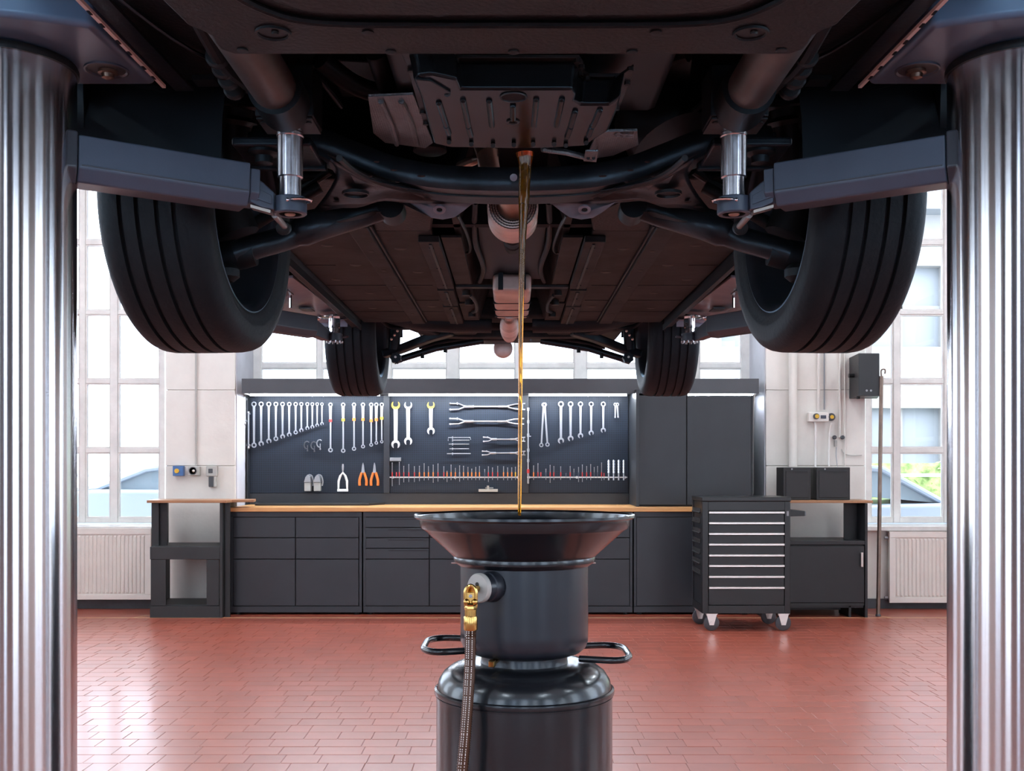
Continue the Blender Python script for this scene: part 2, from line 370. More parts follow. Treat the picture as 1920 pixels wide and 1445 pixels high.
xq = [px(p, w, YQ) for p, w in ((483,14),(600,9),(725,20),(849,22),(972,12),(1088,22),(1208,12),(1300,20),(1400,22))]
window('window_3', YQ, xq, zq)
for x0, x1, n in ((XL, PL[0]+.01, 1), (PR[1]-.01, XR, 2)):
    B().box(x0, x1, YB-.085, YW+.02, ZW0-.052, ZW0-.012).build('window_sill_%s' % ('left' if n == 1 else 'right'), M['sill'], bevel=.006, kind=S)
for x0, x1, n in ((XL+.02, PL[0]+.01, 'left'), (PR[1]-.01, XR-.02, 'right')):
    B().box(x0, x1, YB-.022, YB-.001, 0, .085).build('baseboard_'+n, M['skirt'], kind=S)
# ---- ceiling and three unseen walls, windows laid out for daylight and chrome reflections
B().box(XL-.3, XR+.3, YN-.3, 10.2, ZC, ZC+.2).build('ceiling', M['ceil'], kind=S)
def sidewall(name, x, sgn):
    b = B(); xa, xb = sorted((x, x+.3*sgn)); oy = [(-4.4,-2.6),(-.9,.9),(2.4,4.2),(5.8,7.6)]; z0, z1 = .9, 3.9
    b.box(xa, xb, YN-.3, 10.2, 0, z0).box(xa, xb, YN-.3, 10.2, z1, ZC)
    e = [YN-.3]+[v for o in oy for v in o]+[10.2]
    for i in range(0, len(e), 2): b.box(xa, xb, e[i], e[i+1], z0, z1)
    w = b.build(name, M['wall'], kind=S)
    for j, (a, c) in enumerate(oy):
        t = thing('window_%d' % (4+j+(4 if sgn > 0 else 0)), (x+.15*sgn, a, z0), kind=S)
        xm = x+.15*sgn; n = 2
        for i in range(n+1): yy = a+(c-a)*i/n; B().box(xm-.03, xm+.03, yy-.03, yy+.03, z0, z1).build('mullion', M['frame'], t)
        for i in range(5): zz = z0+.03+(z1-z0-.06)*i/4; B().box(xm-.025, xm+.025, a, c, zz-.03, zz+.03).build('rail', M['frame'], t)
        B().box(xm-.002, xm+.002, a, c, z0, z1).build('pane', M['glass'], t)
sidewall('wall_left', XL, -1); sidewall('wall_right', XR, 1)
b = B(); o = [(-5.4,-3.6),(-2.1,-1.5),(-.5,.5),(1.5,2.1),(3.6,5.4)]; e = [XL]+[v for q in o for v in q]+[XR]
b.box(XL, XR, YN-.3, YN, 0, .3).box(XL, XR, YN-.3, YN, 4.25, ZC)
for i in range(0, len(e), 2): b.box(e[i], e[i+1], YN-.3, YN, .3, 4.25)
b.build('wall_front', M['slate'], kind=S)  # unseen wall, dark tone and openings shaped to streak the piston reflections
for j, (a, c) in enumerate(o):
    t = thing('window_%d' % (12+j), (a, YN-.15, .3), kind=S)
    for i in range(3): xx = a+(c-a)*i/2; B().box(xx-.025, xx+.025, YN-.18, YN-.12, .3, 4.25).build('mullion', M['frame'], t)
    for i in range(4): zz = .33+3.89*i/3; B().box(a, c, YN-.175, YN-.125, zz-.03, zz+.03).build('rail', M['frame'], t)
    B().box(a, c, YN-.152, YN-.148, .3, 4.25).build('pane', M['glass'], t)
# ---- unseen ceiling lights, added to brighten the interior
lf = None
for i, (x, y) in enumerate([(-4.3,7.4),(-4.3,4.4),(-4.3,1.0),(4.3,7.4),(4.3,4.4),(4.3,1.0),(-1.4,7.5),(1.4,7.5),(-2.2,-2.2),(2.2,-2.2)]):
    lab = 'added long white ceiling light, %s' % ('left row, %s from back wall' % ORD[i] if i < 3 else 'right row, %s from back wall' % ORD[i-3] if i < 6 else 'above the workbench, %s one' % ('left','right')[i-6] if i < 8 else 'behind the camera, %s one' % ('left','right')[i-8])
    if lf is None:
        lf = thing('added_ceiling_light', (x, y, ZC-.06), lab, 'lamp', 'added ceiling lights')
        B().box(x-.10, x+.10, y-.75, y+.75, ZC-.06, ZC).build('housing', M['white'], lf, bevel=.01)
        B().box(x-.085, x+.085, y-.73, y+.73, ZC-.085, ZC-.061).build('diffuser', M['lamp'], lf, bevel=.01)
    else: clone(lf, (x, y, ZC-.06), lab)
# ---- radiators
def radiator(name, x0, x1, z0, z1, label, left_end):
    y0 = YB-.11; t = thing('radiator', ((x0+x1)/2, y0, z0), label, 'radiator', None)
    B().box(x0+.02, x1-.02, y0+.02, YB-.012, z0+.01, z1-.01).build('core', M['rad'], t)
    b = B(); b.box(x0, x1, y0, y0+.018, z0, z0+.045).box(x0, x1, y0, y0+.018, z1-.045, z1).box(x0, x0+.05, y0, y0+.018, z0+.045, z1-.045).box(x1-.05, x1, y0, y0+.018, z0+.045, z1-.045)
    b.box(x0+.05, x1-.05, y0+.012, y0+.018, z0+.045, z1-.045).build('front_panel', M['rad'], t, bevel=.004)
    n = int((x1-x0-.12)/.034); b = B()
    for i in range(n):
        x = x0+.07+i*(x1-x0-.14)/(n-1); b.hexa([(x-.013,y0+.0125,z0+.05),(x+.013,y0+.0125,z0+.05),(x+.013,y0+.0125,z1-.05),(x-.013,y0+.0125,z1-.05)], [(x-.007,y0+.001,z0+.065),(x+.007,y0+.001,z0+.065),(x+.007,y0+.001,z1-.065),(x-.007,y0+.001,z1-.065)])
    b.build('flutes', M['rad'], t, kind='stuff')
    B().box(x0, x1, y0, YB-.012, z1, z1+.008).build('top_grille', M['rad'], t)
    for z in (z0+.04, z1-.05): B().cyl((left_end-.0, y0+.04, z), (left_end-.03, y0+.04, z), .014).build('valve', M['midgrey'], t)
YR = YB-.11
radiator('radiator', X(-60,YR), X(283,YR), Z(1124,YR), Z(992,YR), 'cream panel radiator below the left window, beside the grey open desk', X(-60,YR))
radiator('radiator', X(1668,YR), X(1990,YR), Z(1130,YR), Z(998,YR), 'cream panel radiator below the right window, beside the bronze pole', X(1668,YR))
# ---- pipes and conduits on the piers
tag(B().tube([(X(367,YP-.02), YP-.012, Z(872,YP)), (X(367,YP-.02), YP-.012, ZC)], .008).build('conduit', M['greyplastic'], origin=(X(367,YP), YP, 1.3)), 'thin grey vertical conduit on left pier above the round socket', 'conduit')
x = X(1487,YP-.05)
tag(B().tube([(x, YP-.045, Z(875,YP)), (x, YP-.045, ZC)], .036, 20).build('downpipe', M['wall'], origin=(x, YP-.045, 1.2)), 'thick cream painted vertical pipe on the right pier', 'pipe')
for pxx, r, lab, z0 in ((1535, .012, 'slim cream conduit on right pier rising from the beige socket box', Z(771,YP)), (1546, .006, 'very thin grey cable on right pier just right of the slim conduit', Z(768,YP)), (1575, .010, 'cream conduit on right pier rising left of the two small black knobs', Z(820,YP)), (1584.5,.006, 'thin cream pipe on right pier running down past the small black knob', Z(874,YP))):
    x = X(pxx, YP-.02); tag(B().tube([(x, YP-.014, z0), (x, YP-.014, ZC)], r).build('conduit', M['wall'] if r != .006 or pxx > 1570 else M['midgrey'], origin=(x, YP, z0)), lab, 'conduit')
# sockets on the left pier
def at(px_, py_, Y): return Vector((X(px_,Y), Y, Z(py_,Y)))
c = at(337, 882.5, YP); t = thing('wall_switch', (c.x, YP, c.z), 'blue square switch box on the left pier', 'switch')
B().box(c.x-.045, c.x+.045, YP-.055, YP, c.z-.044, c.z+.044).build('housing', M['blue'], t, bevel=.004)
B().cyl((c.x-.008, YP-.062, c.z), (c.x-.008, YP-.054, c.z), .02).build('knob', M['yellow'], t)
c = at(365.5, 882.5, YP); t = thing('wall_socket', (c.x, YP, c.z), 'grey socket with round dark opening at the foot of the conduit', 'socket')
B().box(c.x-.05, c.x+.05, YP-.045, YP, c.z-.04, c.z+.04).build('housing', M['greyplastic'], t, bevel=.006)
B().lathe([(.034,0),(.034,.004),(.029,.004),(.027,-.012),(.001,-.012)], (c.x-.005, YP-.045, c.z), (0,-1,0), 20).build('socket_well', M['dkgrey'], t)
B().ball((c.x, YP-.046, c.z), .012).build('plug_pin', M['white'], t)
c = at(399, 883.5, YP); t = thing('wall_socket', (c.x, YP, c.z), 'grey socket box with a dark plug hanging below it on left pier', 'socket')
B().box(c.x-.046, c.x+.046, YP-.045, YP, c.z-.043, c.z+.048).build('housing', M['greyplastic'], t, bevel=.006)
B().box(c.x-.026, c.x+.012, YP-.05, YP-.044, c.z-.014, c.z+.024).build('socket_well', M['dkgrey'], t, bevel=.006)
B().box(c.x-.024, c.x+.018, YP-.05, YP, c.z-.135, c.z-.043).build('plug', M['dkgrey'], t, bevel=.006)
B().box(c.x+.018, c.x+.036, YP-.045, YP, c.z-.135, c.z-.043).build('plug_cover', M['greyplastic'], t, bevel=.004)
# socket cluster on the right pier
c = at(1531, 782, YP); t = thing('socket_box', (c.x, YP, c.z), 'beige double socket box with yellow insert on the right pier', 'socket')
B().box(X(1513,YP), X(1551,YP), YP-.06, YP, Z(791,YP), Z(773,YP)).build('housing', M['rad'], t, bevel=.008)
B().lathe([(.026,0),(.026,.022),(.018,.024)], (X(1526,YP), YP-.058, Z(781,YP)), (0,-1,0), 20).build('socket_ring', M['dkgrey'], t)
B().cyl((X(1527,YP), YP-.084, Z(781,YP)), (X(1527,YP), YP-.08, Z(781,YP)), .018).build('yellow_insert', M['yellow'], t)
B().box(X(1535,YP), X(1545,YP), YP-.064, YP-.058, Z(785,YP), Z(779,YP)).build('label_plate', M['darkblue'], t)
c = at(1555, 782, YP); t = thing('round_socket', (c.x, YP, c.z), 'round dark socket with yellow centre right of the beige box', 'socket')
B().lathe([(.032,0),(.034,.05),(.026,.06),(.002,.06)], (c.x+.004, YP, c.z), (0,-1,0), 24).build('housing', M['dkgrey'], t)
B().cyl((c.x+.005, YP-.066, c.z), (c.x+.005, YP-.055, c.z), .016).build('yellow_insert', M['yellow'], t)
def cord(label, pts, r, m, name='cable'): tag(B().tube(smoothpath(pts), r, 8).build(name, m, origin=pts[-1]), label, 'cable')
q = lambda a, b, d=.03: at(a, b, YP) - Vector((0, d, 0))
cord('white cable with grey edge hanging from the beige box to first black box', [q(1524,792), q(1527,799), q(1527,840), q(1526,875,.05)], .009, M['white'])
cord('white cable hanging from the round dark socket to second black box', [q(1556,793,.05), q(1554,810), q(1552,850), q(1551,874,.05)], .008, M['white'])
for pxx, lab in ((1562, 'left one of two above the black boxes'), (1577, 'right one of two above the black boxes')):
    c = at(pxx, 820, YP); t = thing('rotary_switch', (c.x, YP, c.z), 'small black rotary switch, '+lab, 'switch')
    B().cyl((c.x, YP, c.z), (c.x, YP-.03, c.z), .008, n=12).build('stem', M['midgrey'], t); B().lathe([(.012,0),(.018,.006),(.018,.02),(.010,.026)], (c.x, YP-.028, c.z), (0,-1,0), 16).build('grip', M['dkgrey'], t)
cord('thin grey cord hanging from small grey switch to the second black box', [q(1566,838), q(1566,855), q(1567,874,.05)], .004, M['midgrey'])
c = at(1566, 831, YP); B().box(c.x-.012, c.x+.012, YP-.02, YP, c.z-.028, c.z+.028).build('cord_switch', M['greyplastic'], bevel=.003, label='small grey oblong switch below the left black rotary switch', cat='switch', origin=(c.x, YP, c.z))
cord('thin cream cable looping right across the lower right pier', [q(1577,842,.012), q(1582,850,.012), q(1597,854,.012), q(1615,853,.012)], .0035, M['greyplastic'])
# pale hanging conduit beside the cupboard
cord('pale cable running down the niche beside the tall cupboard', [(X(1417,9.15),9.15,Z(738,9.15)), (X(1413,9.15),9.15,Z(748,9.15)), (X(1411.5,9.15),9.15,Z(800,9.15)), (X(1411.5,9.15),9.15,Z(925,9.15))], .007, M['greyplastic'])
# ================================================================ workbench and cupboards
YF = 8.95; YK = 9.72; S1 = F/YF
def base_cabinet(x0, x1, fronts, label, foot=True):
    """fronts: list of (x0px, x1px, y0px, y1px, kind)"""
    t = thing('base_cabinet', ((x0+x1)/2, YF, 0), label, 'cabinet', 'base cabinets under the worktop')
    z1 = Z(959.5, YF); z0 = Z(1148, YF); fr = .03
    b = B().box(x0, x1, YF+.02, YK, z0, z1)
    b.box(x0, x1, YF, YF+.02, z1-.042, z1).box(x0, x1, YF, YF+.02, z0, z0+.052).box(x0, x0+.022, YF, YF+.02, z0+.052, z1-.042).box(x1-.022, x1, YF, YF+.02, z0+.052, z1-.042)
    b.build('carcass', M['cab'], t, bevel=.002, seg=1)
    B().box(x0+.021, x1-.021, YF+.012, YF+.0195, z0+.05, z1-.04).build('shadow_gap', M['gap'], t)
    for a, c, d, e, kd in fronts:
        g = .0035
        o = B().box(X(a,YF)+g, X(c,YF)-g, YF-.002, YF+.018, Z(e,YF)+g, Z(d,YF)-g).build(kd, M['cab'], t, bevel=.003, seg=2)
        if kd == 'drawer' and e-d < 25:
            xa, xb = X(a,YF), X(c,YF); B().box(xa+(xb-xa)*.36, xb-.01, YF-.004, YF-.0015, Z(d,YF)-.020, Z(d,YF)-.015).build('grip_slot', M['gap'], o)
    for x in (x0+.05, x1-.05):
        for y in (YF+.05, YK-.05): B().cyl((x, y, 0), (x, y, z0), .024, n=14).build('foot', M['gap'], t)
def dr(a, c, ys): return [(a, c, ys[i], ys[i+1], 'drawer') for i in range(len(ys)-1)]
base_cabinet(X(432,YF), X(678.5,YF), dr(437,554,[969,1008,1048])+[(437,554,1048,1136,'door')]+dr(554,673,[969,1008,1048])+[(554,673,1048,1136,'door')], 'anthracite base cabinet at left end of workbench, two columns of large drawers')
base_cabinet(X(681,YF), X(935,YF), dr(685,805,[969,989,1008,1028,1048])+[(685,805,1048,1136,'door')]+dr(805,930,[969,1008,1048])+[(805,930,1048,1136,'door')], 'anthracite base cabinet with four shallow drawers, left of and behind oil drainer')
base_cabinet(X(937,YF), X(1186,YF), dr(942,1062,[969,1008,1048])+[(942,1062,1048,1136,'door')]+dr(1062,1181,[969,1008,1048])+[(1062,1181,1048,1136,'door')], 'anthracite base cabinet directly behind the oil drainer and to its right')
base_cabinet(X(1188.5,YF), X(1410,YF), [(1193,1299,969,1136,'door'),(1299,1405,969,1136,'door')], 'anthracite base cabinet with full height doors beside the black roller chest')
t = B().box(X(428,YF-.02), X(1412,YF), YF-.02, YK+.02, Z(959,YF), .900).build('worktop', M['beech'], bevel=.004, origin=(0, YF, .86), label='long light beech worktop over the anthracite base cabinets', cat='worktop')
# hutch above the bench: canopy, perforated panels, dividers, backsplash
YG = 9.66; YC_ = 9.2
t = thing('tool_wall', (0, YG, .9), 'dark hutch on workbench with grey canopy and three perforated tool panels', 'tool wall')
b = B(); zc0, zc1 = Z(737.5,YC_), Z(709.5,YC_)
b.box(X(453,YC_), X(1423,YC_), YC_, YC_+.012, zc0, zc1).box(X(453,YC_), X(1423,YC_), YC_+.012, YQ-.07, zc1-.012, zc1)
b.box(X(453,YC_), X(453,YC_)+.012, YC_+.012, YQ-.07, zc0, zc1-.012).box(X(1423,YC_)-.012, X(1423,YC_), YC_+.012, YQ-.07, zc0, zc1-.012)
b.build('canopy', M['canopy'], t, bevel=.003)
B().box(X(453,YC_)+.013, X(1423,YC_)-.013, YC_+.05, YQ-.08, zc0+.012, zc0+.02).build('canopy_soffit', M['cab'], t)
zp0, zp1 = Z(924,YG), Z(738,YG)
for a, c in ((468,720),(731,979),(991,1178)):
    B().box(X(a,YG), X(c,YG), YG, YG+.01, zp0, zp1).build('perforated_panel', M['peg'], t)
for a, c in ((720,731),(979,991)):
    B().box(X(a,YG), X(c,YG), YG-.03, YG+.02, zp0, zp1).build('divider', M['cab'], t, bevel=.002)
xs = X(468,YG)
B().box(xs-.012, xs-.001, YG-.06, YQ-.07, .902, zp1).build('end_panel', M['cab'], t)
xs = X(1180,YG)
B().box(xs-.004, xs+.022, 9.10, YQ-.07, .902, zp1).build('side_panel', M['cab'], t, bevel=.002)
b = B().box(X(468,YG), xs-.005, YG-.012, YG+.012, .902, zp0-.003); b.build('backsplash', M['cab'], t)
B().box(X(470,YG), X(1400,YG), YG+.03, YG+.04, .902, zp1).build('backing_sheet', M['gap'], t)
# LED strips
for i, (a, c) in enumerate(((468,712),(728,977),(991,1176),(1290,1412))):
    lab = ('left', 'middle', 'right')[i]+' bright strip light under the canopy above perforated tool panel' if i < 3 else 'bright strip light under the canopy above the tall cupboard'
    y = 9.42; o = thing('strip_light', (X(a,y), y, Z(740,y)), lab, 'lamp', 'strip lights under the canopy')
    B().box(X(a,y), X(c,y), y, y+.04, Z(738.5,y)-.004, Z(736,y)).build('channel', M['alu'], o)
    B().box(X(a,y)+.004, X(c,y)-.004, y+.002, y+.038, Z(741.5,y), Z(738.5,y)-.0045).build('diffuser', M['led'], o)
# tall wall cupboard right of the panels
YD = 9.13
t = thing('wall_cupboard', (X(1300,YD), YD, .9), 'tall anthracite cupboard with two plain doors standing on right end of worktop', 'cabinet')
x0, x1, z0, z1 = X(1195.5,YD), X(1411,YD), .903, Z(741,YD)
B().box(x0, x1, YD+.022, YQ-.075, z0, z1).build('carcass', M['cab'], t)
B().box(x0+.002, x1-.002, YD+.018, YD+.0215, z0+.002, z1-.002).build('shadow_gap', M['gap'], t)
B().box(x0+.001, X(1287,YD)-.002, YD, YD+.017, z0+.012, z1-.002).build('door', M['cab'], t, bevel=.002)
B().box(X(1288.5,YD), x1-.012, YD, YD+.017, z0+.012, z1-.002).build('door', M['cab'], t, bevel=.002)
B().box(x1-.011, x1+.006, YD-.004, YD+.03, z0, z1).build('edge_trim', M['cab2'], t)
# flat dark mat lying on worktop
B().prism([(X(470,9.62),9.62,.901),(X(710,9.35),9.35,.901),(X(722,9.62),9.62,.901)][:0] or [(X(478,9.35),9.35,.901),(X(692,9.35),9.35,.901),(X(722,9.6),9.6,.901),(X(480,9.6),9.6,.901)], (0,0,.018)).build('worktop_mat', M['blk2'], bevel=.003, label='flat dark mat lying on left end of the beech worktop', cat='mat', origin=(X(600,9.4),9.4,.901))
# ---- left open desk
YA = 8.76
t = thing('open_desk', (X(348,YA), YA, 0), 'graphite open frame desk with thin brown top at left, before the cream pier', 'desk')
zt = Z(937.5,YA)
tp = [(X(275,YA-.02),YA-.02),(X(424,YA-.02),YA-.02),(X(424,YA)+.02,YA+.1),(X(476,8.93),8.93),(X(480,9.14),9.14),(X(290,9.14),9.14)]
B().prism([(a, c, zt-.022) for a, c in tp], (0,0,.022)).build('desk_top', M['brownwood'], t, bevel=.003)
Yb = 9.22
ya = YA+.08
B().box(X(284,ya), X(284,ya)+.06, ya, ya+.02, Z(1024,ya), zt-.023).build('upright', M['shelf'], t)
B().box(X(284,ya), X(284,ya)+.02, ya+.021, Yb, Z(1024,ya), zt-.023).build('side_panel', M['shelf'], t)
B().box(X(284,ya)+.021, X(284,ya)+.12, ya+.03, ya+.05, Z(1024,ya), zt-.023).build('inner_panel', M['darkshelf'], t)
xr_ = X(412,YA)
B().box(xr_, xr_+.022, YA+.0, Yb, .0, zt-.023).build('side_panel', M['shelf'], t)
B().box(xr_+.03, X(431,YA+.05), YA+.05, YA+.07, .0, zt-.023).build('corner_panel', M['shelf'], t)
B().box(X(281,YA), xr_-.001, YA+.03, Yb, Z(1030,YA)-.002, Z(1024,YA)).build('shelf', M['shelf'], t, bevel=.003)
B().box(X(281,YA), xr_-.001, YA, YA+.025, Z(1048.5,YA), Z(1025,YA)).build('front_rail', M['shelf'], t, bevel=.003)
B().box(X(283,YA), X(310.5,YA), YA+.003, YA+.02, Z(1135,YA), Z(1049,YA)).build('stile', M['shelf'], t, bevel=.002)
B().box(X(387,YA), X(410.5,YA), YA+.003, YA+.02, Z(1135,YA), Z(1049,YA)).build('stile', M['shelf'], t, bevel=.002)
B().box(X(281,YA), xr_-.001, YA, YA+.02, 0, Z(1136,YA)).build('plinth', M['shelf'], t, bevel=.002)
B().box(X(283,YA), xr_-.001, YA+.03, Yb, Z(1136,YA)-.012, Z(1134,YA)).build('bottom_board', M['shelf'], t)
B().box(X(281,YA), X(281,YA)+.018, YA+.021, Yb, 0, Z(1031,YA)).build('side_panel', M['shelf'], t)
# ---- right desk with cupboard
YA = 8.78
t = thing('desk_cupboard', (X(1560,YA), YA, 0), 'black desk with brown top and one door, right of the roller chest', 'desk')
zt = Z(938,YA)
B().prism([(X(1440,YA+.06),YA+.06,zt-.022),(X(1637,YA-.0),YA-.0,zt-.022),(X(1637,YA)+.01,9.14,zt-.022),(X(1440,9.1),9.14,zt-.022)], (0,0,.022)).build('desk_top', M['brownwood'], t, bevel=.003)
xa, xb = X(1480,YA), X(1622,YA)
B().box(xb, xb+.022, YA, 9.22, 0, zt-.023).build('side_panel', M['darkshelf'], t, bevel=.002)
B().box(xb-.11, xb-.002, YA+.20, YA+.22, Z(1014,YA), zt-.023).build('inner_panel', M['darkshelf'], t)
B().box(X(1430,YA), X(1430,YA)+.022, YA+.05, 9.22, 0, zt-.023).build('side_panel', M['darkshelf'], t)
B().box(X(1430,YA)+.024, xb-.002, YA-.0, 9.22, Z(1021,YA), Z(1013.5,YA)).build('cupboard_top', M['darkshelf'], t, bevel=.003)
B().box(X(1430,YA)+.024, xb-.003, YA+.03, 9.2, Z(1140,YA), Z(1022,YA)).build('carcass', M['darkshelf'], t)
d = B().box(X(1440,YA), xb-.005, YA+.004, YA+.026, Z(1129.5,YA), Z(1023.5,YA)).build('door', M['darkshelf'], t, bevel=.003)
hb = X(1614.5,YA); B().box(hb-.009, hb+.009, YA-.03, YA-.02, Z(1062,YA), Z(1035,YA)).box(hb-.007, hb+.007, YA-.021, YA+.004, Z(1062,YA)+.004, Z(1062,YA)+.014).box(hb-.007, hb+.007, YA-.021, YA+.004, Z(1035,YA)-.014, Z(1035,YA)-.004).build('handle', M['alu'], d, bevel=.002)
B().box(X(1430,YA)+.024, xb-.003, YA+.012, YA+.028, Z(1135.5,YA), Z(1130.5,YA)).build('bottom_rail', M['shelf'], t)
B().box(X(1430,YA)+.024, xb-.14, YA+.20, YA+.215, Z(1149,YA), Z(1140,YA)).build('plinth', M['shelf'], t)
B().box(xb-.125, xb-.105, YA+.03, YA+.3, 0, Z(1136,YA)).build('foot_board', M['darkshelf'], t)
# two black boxes on the right desk
zt += .001
for a, c, lab, dx in ((1469, 1520, 'black metal box on the right desk, the left one of two', .04), (1531, 1594, 'black metal box on the right desk, the right one with a front lid', .05)):
    y = 8.88; t = thing('metal_box', (X((a+c)/2,y), y, zt), lab, 'box'); z1 = Z(876,y)
    B().box(X(a,y), X(c,y), y, y+.24, zt, z1).build('housing', M['blk2'], t, bevel=.004)
    o = B().box(X(a,y)+.02, X(c,y)-.02, y-.006, y-.0005, zt+.02, z1-.028).build('lid', M['blk2'], t, bevel=.003)
    B().box(X(a,y)+.06, X(c,y)-.02, y-.012, y-.0065, z1-.032, z1-.026).build('lid_edge', M['cab'], o)
    B().cyl((X(a,y)+.07, y-.006, z1-.014), (X(a,y)+.07, y, z1-.014), .007, n=10).build('screw', M['midgrey'], t)
# black box high on the right pier, angled left side
y = 8.93; t = thing('wall_box', (X(1625,y), y, Z(742,y)), 'black metal cabinet mounted high at right edge of the right pier', 'cabinet')
z0, z1 = Z(742,y), Z(662,y); fr = [(X(1610,y),y),(X(1649,y),y),(X(1645,YP),YP-.001),(X(1592,YP),YP-.001)]
B().prism([(a, c, z0) for a, c in fr], (0,0,z1-z0)).build('housing', M['cab2'], t, bevel=.004)
for p_ in (1625, 1633): B().cyl((X(p_,y), y-.004, Z(732,y)), (X(p_,y), y, Z(732,y)), .009, n=12).build('screw', M['midgrey'], t)
B().cyl((X(1615,y), y+.08, z0-.02), (X(1615,y), y+.08, z0), .015, n=12).build('cable_gland', M['gap'], t)
b = B().cyl((X(1601,9.1)-.045, 9.1, Z(704,9.1)), (X(1601,9.1)+.01, 9.1, Z(704,9.1)), .018, n=14).build('latch', M['blk'], t)
# bronze pole leaning before right radiator
t = thing('pole', (X(1646.5,8.86), 8.86, 0), 'slender bronze coloured pole standing before the right window', 'pole')
p0 = Vector((X(1646.5,8.86), 8.86, 0)); p1 = Vector((X(1651,8.95), 8.93, Z(705,8.93)))
B().tube([p0, p1], .0165, 14).build('shaft', M['pole'], t)
B().tube(smoothpath([p1, p1+Vector((.0,0,.05)), p1+Vector((.03,0,.055)), p1+Vector((.03,0,.02))]), .006).build('hook', M['pole'], t)
B().lathe([(.022,0),(.022,.012),(.017,.02)], p0, (0,0,1), 14).build('foot', M['dkgrey'], t)
# ---- roller tool chest
YT = 8.05; x0, x1 = X(1317,YT), X(1482,YT); yb = YT+.45
t = thing('tool_chest', ((x0+x1)/2, YT, 0), 'black roller tool chest with eight drawers on castors', 'tool chest')
z0, z1 = Z(1150,YT), Z(940,YT); zb0 = Z(1135,YT); zt0 = Z(957,YT); xa, xb = X(1328,YT), X(1471.5,YT)
b = B().box(x0+.006, x1-.006, YT+.03, yb, z0, z1)
b.box(x0, xa, YT, YT+.03, z0, z1).box(xb, x1, YT, YT+.03, z0, z1).box(xa, xb, YT, YT+.03, z0, zb0).box(xa, xb, YT, YT+.03, zt0, z1)
b.box(x0-.001, x0+.006, YT+.03, YT+.07, z0, z1).box(x0-.001, x0+.006, yb-.04, yb, z0, z1).box(x0-.001, x0+.006, YT+.07, yb-.04, z0, z0+.06)
b.build('cabinet_body', M['blk'], t, bevel=.003)
B().box(x0-.004, x1+.004, YT-.006, yb+.004, z1+.001, Z(931.5,YT)).build('top_tray', M['blk'], t, bevel=.006)
hs = [960.6,980.5,1000.6,1020.6,1041,1060.6,1081,1101.6,1135]
for i in range(8):
    o = B().box(xa+.004, xb-.004, YT+.004, YT+.024, Z(hs[i+1],YT)+.005, Z(hs[i],YT)-.012).build('drawer', M['blk'], t, bevel=.002, seg=1)
    B().prism([(xa+.004, YT+.002, Z(hs[i],YT)+.010), (xa+.004, YT-.012, Z(hs[i],YT)+.007), (xa+.004, YT-.012, Z(hs[i],YT)-.007), (xa+.004, YT+.002, Z(hs[i],YT)-.011)], (xb-xa-.008,0,0)).build('handle', M['alu'], o, bevel=.001, seg=1)
for k in range(7):
    zz = z1-.055-k*.078; B().prism([(x0-.002,YT+.075,zz),(x0-.002,yb-.045,zz),(x0-.002,yb-.045,zz-.03),(x0-.002,YT+.075,zz-.03)], (.005,0,0)).build('side_slot', M['gap'], t)
    B().cyl((x0-.006,YT+.075,zz-.032), (x0-.006,yb-.045,zz-.032), .006, n=8).build('slot_lip', M['blk2'], t)
B().box(X(1475,YT), X(1479,YT), YT-.002, YT, Z(967,YT), Z(958,YT)).build('badge', M['midgrey'], t)
b = B().prism([(x1+.001,YT+.12,Z(956,YT)),(x1+.001,YT+.12,Z(969.5,YT)),(X(1518,YT),YT+.12,Z(968.5,YT)),(X(1518,YT),YT+.12,Z(959,YT))], (0,.26,0)); b.build('push_handle', M['blk'], t, bevel=.004)
B().box(X(1518,YT)+.0, X(1518,YT)+.008, YT+.125, YT+.375, Z(968,YT), Z(960,YT)).build('handle_end_cap', M['midgrey'], t)
for (cx, cy) in ((X(1335,YT), YT+.03), (X(1470,YT)+.0, YT+.03), (X(1312,8.42), 8.42), (X(1441,8.42), 8.42)):
    r = .060
    o = B().lathe([(.016,-.016),(.046,-.016),(.058,-.012),(r,-.004),(r,.004),(.058,.012),(.046,.016),(.016,.016)], (cx, cy, r), (0,1,0), 28).build('castor_wheel', M['dkgrey'], t)
    B().cyl((cx, cy-.026, r), (cx, cy+.026, r), .012, n=14).build('axle', M['alu'], o)
    b = B()
    for s in (-.021, .0175): b.hexa([(cx-.04,cy+s,z0-.002),(cx+.04,cy+s,z0-.002),(cx+.016,cy+s,r-.016),(cx-.016,cy+s,r-.016)], [(cx-.04,cy+s+.0035,z0-.002),(cx+.04,cy+s+.0035,z0-.002),(cx+.016,cy+s+.0035,r-.016),(cx-.016,cy+s+.0035,r-.016)])
    b.box(cx-.045, cx+.045, cy-.03, cy+.03, z0-.006, z0-.001).build('fork', M['alu'], o)
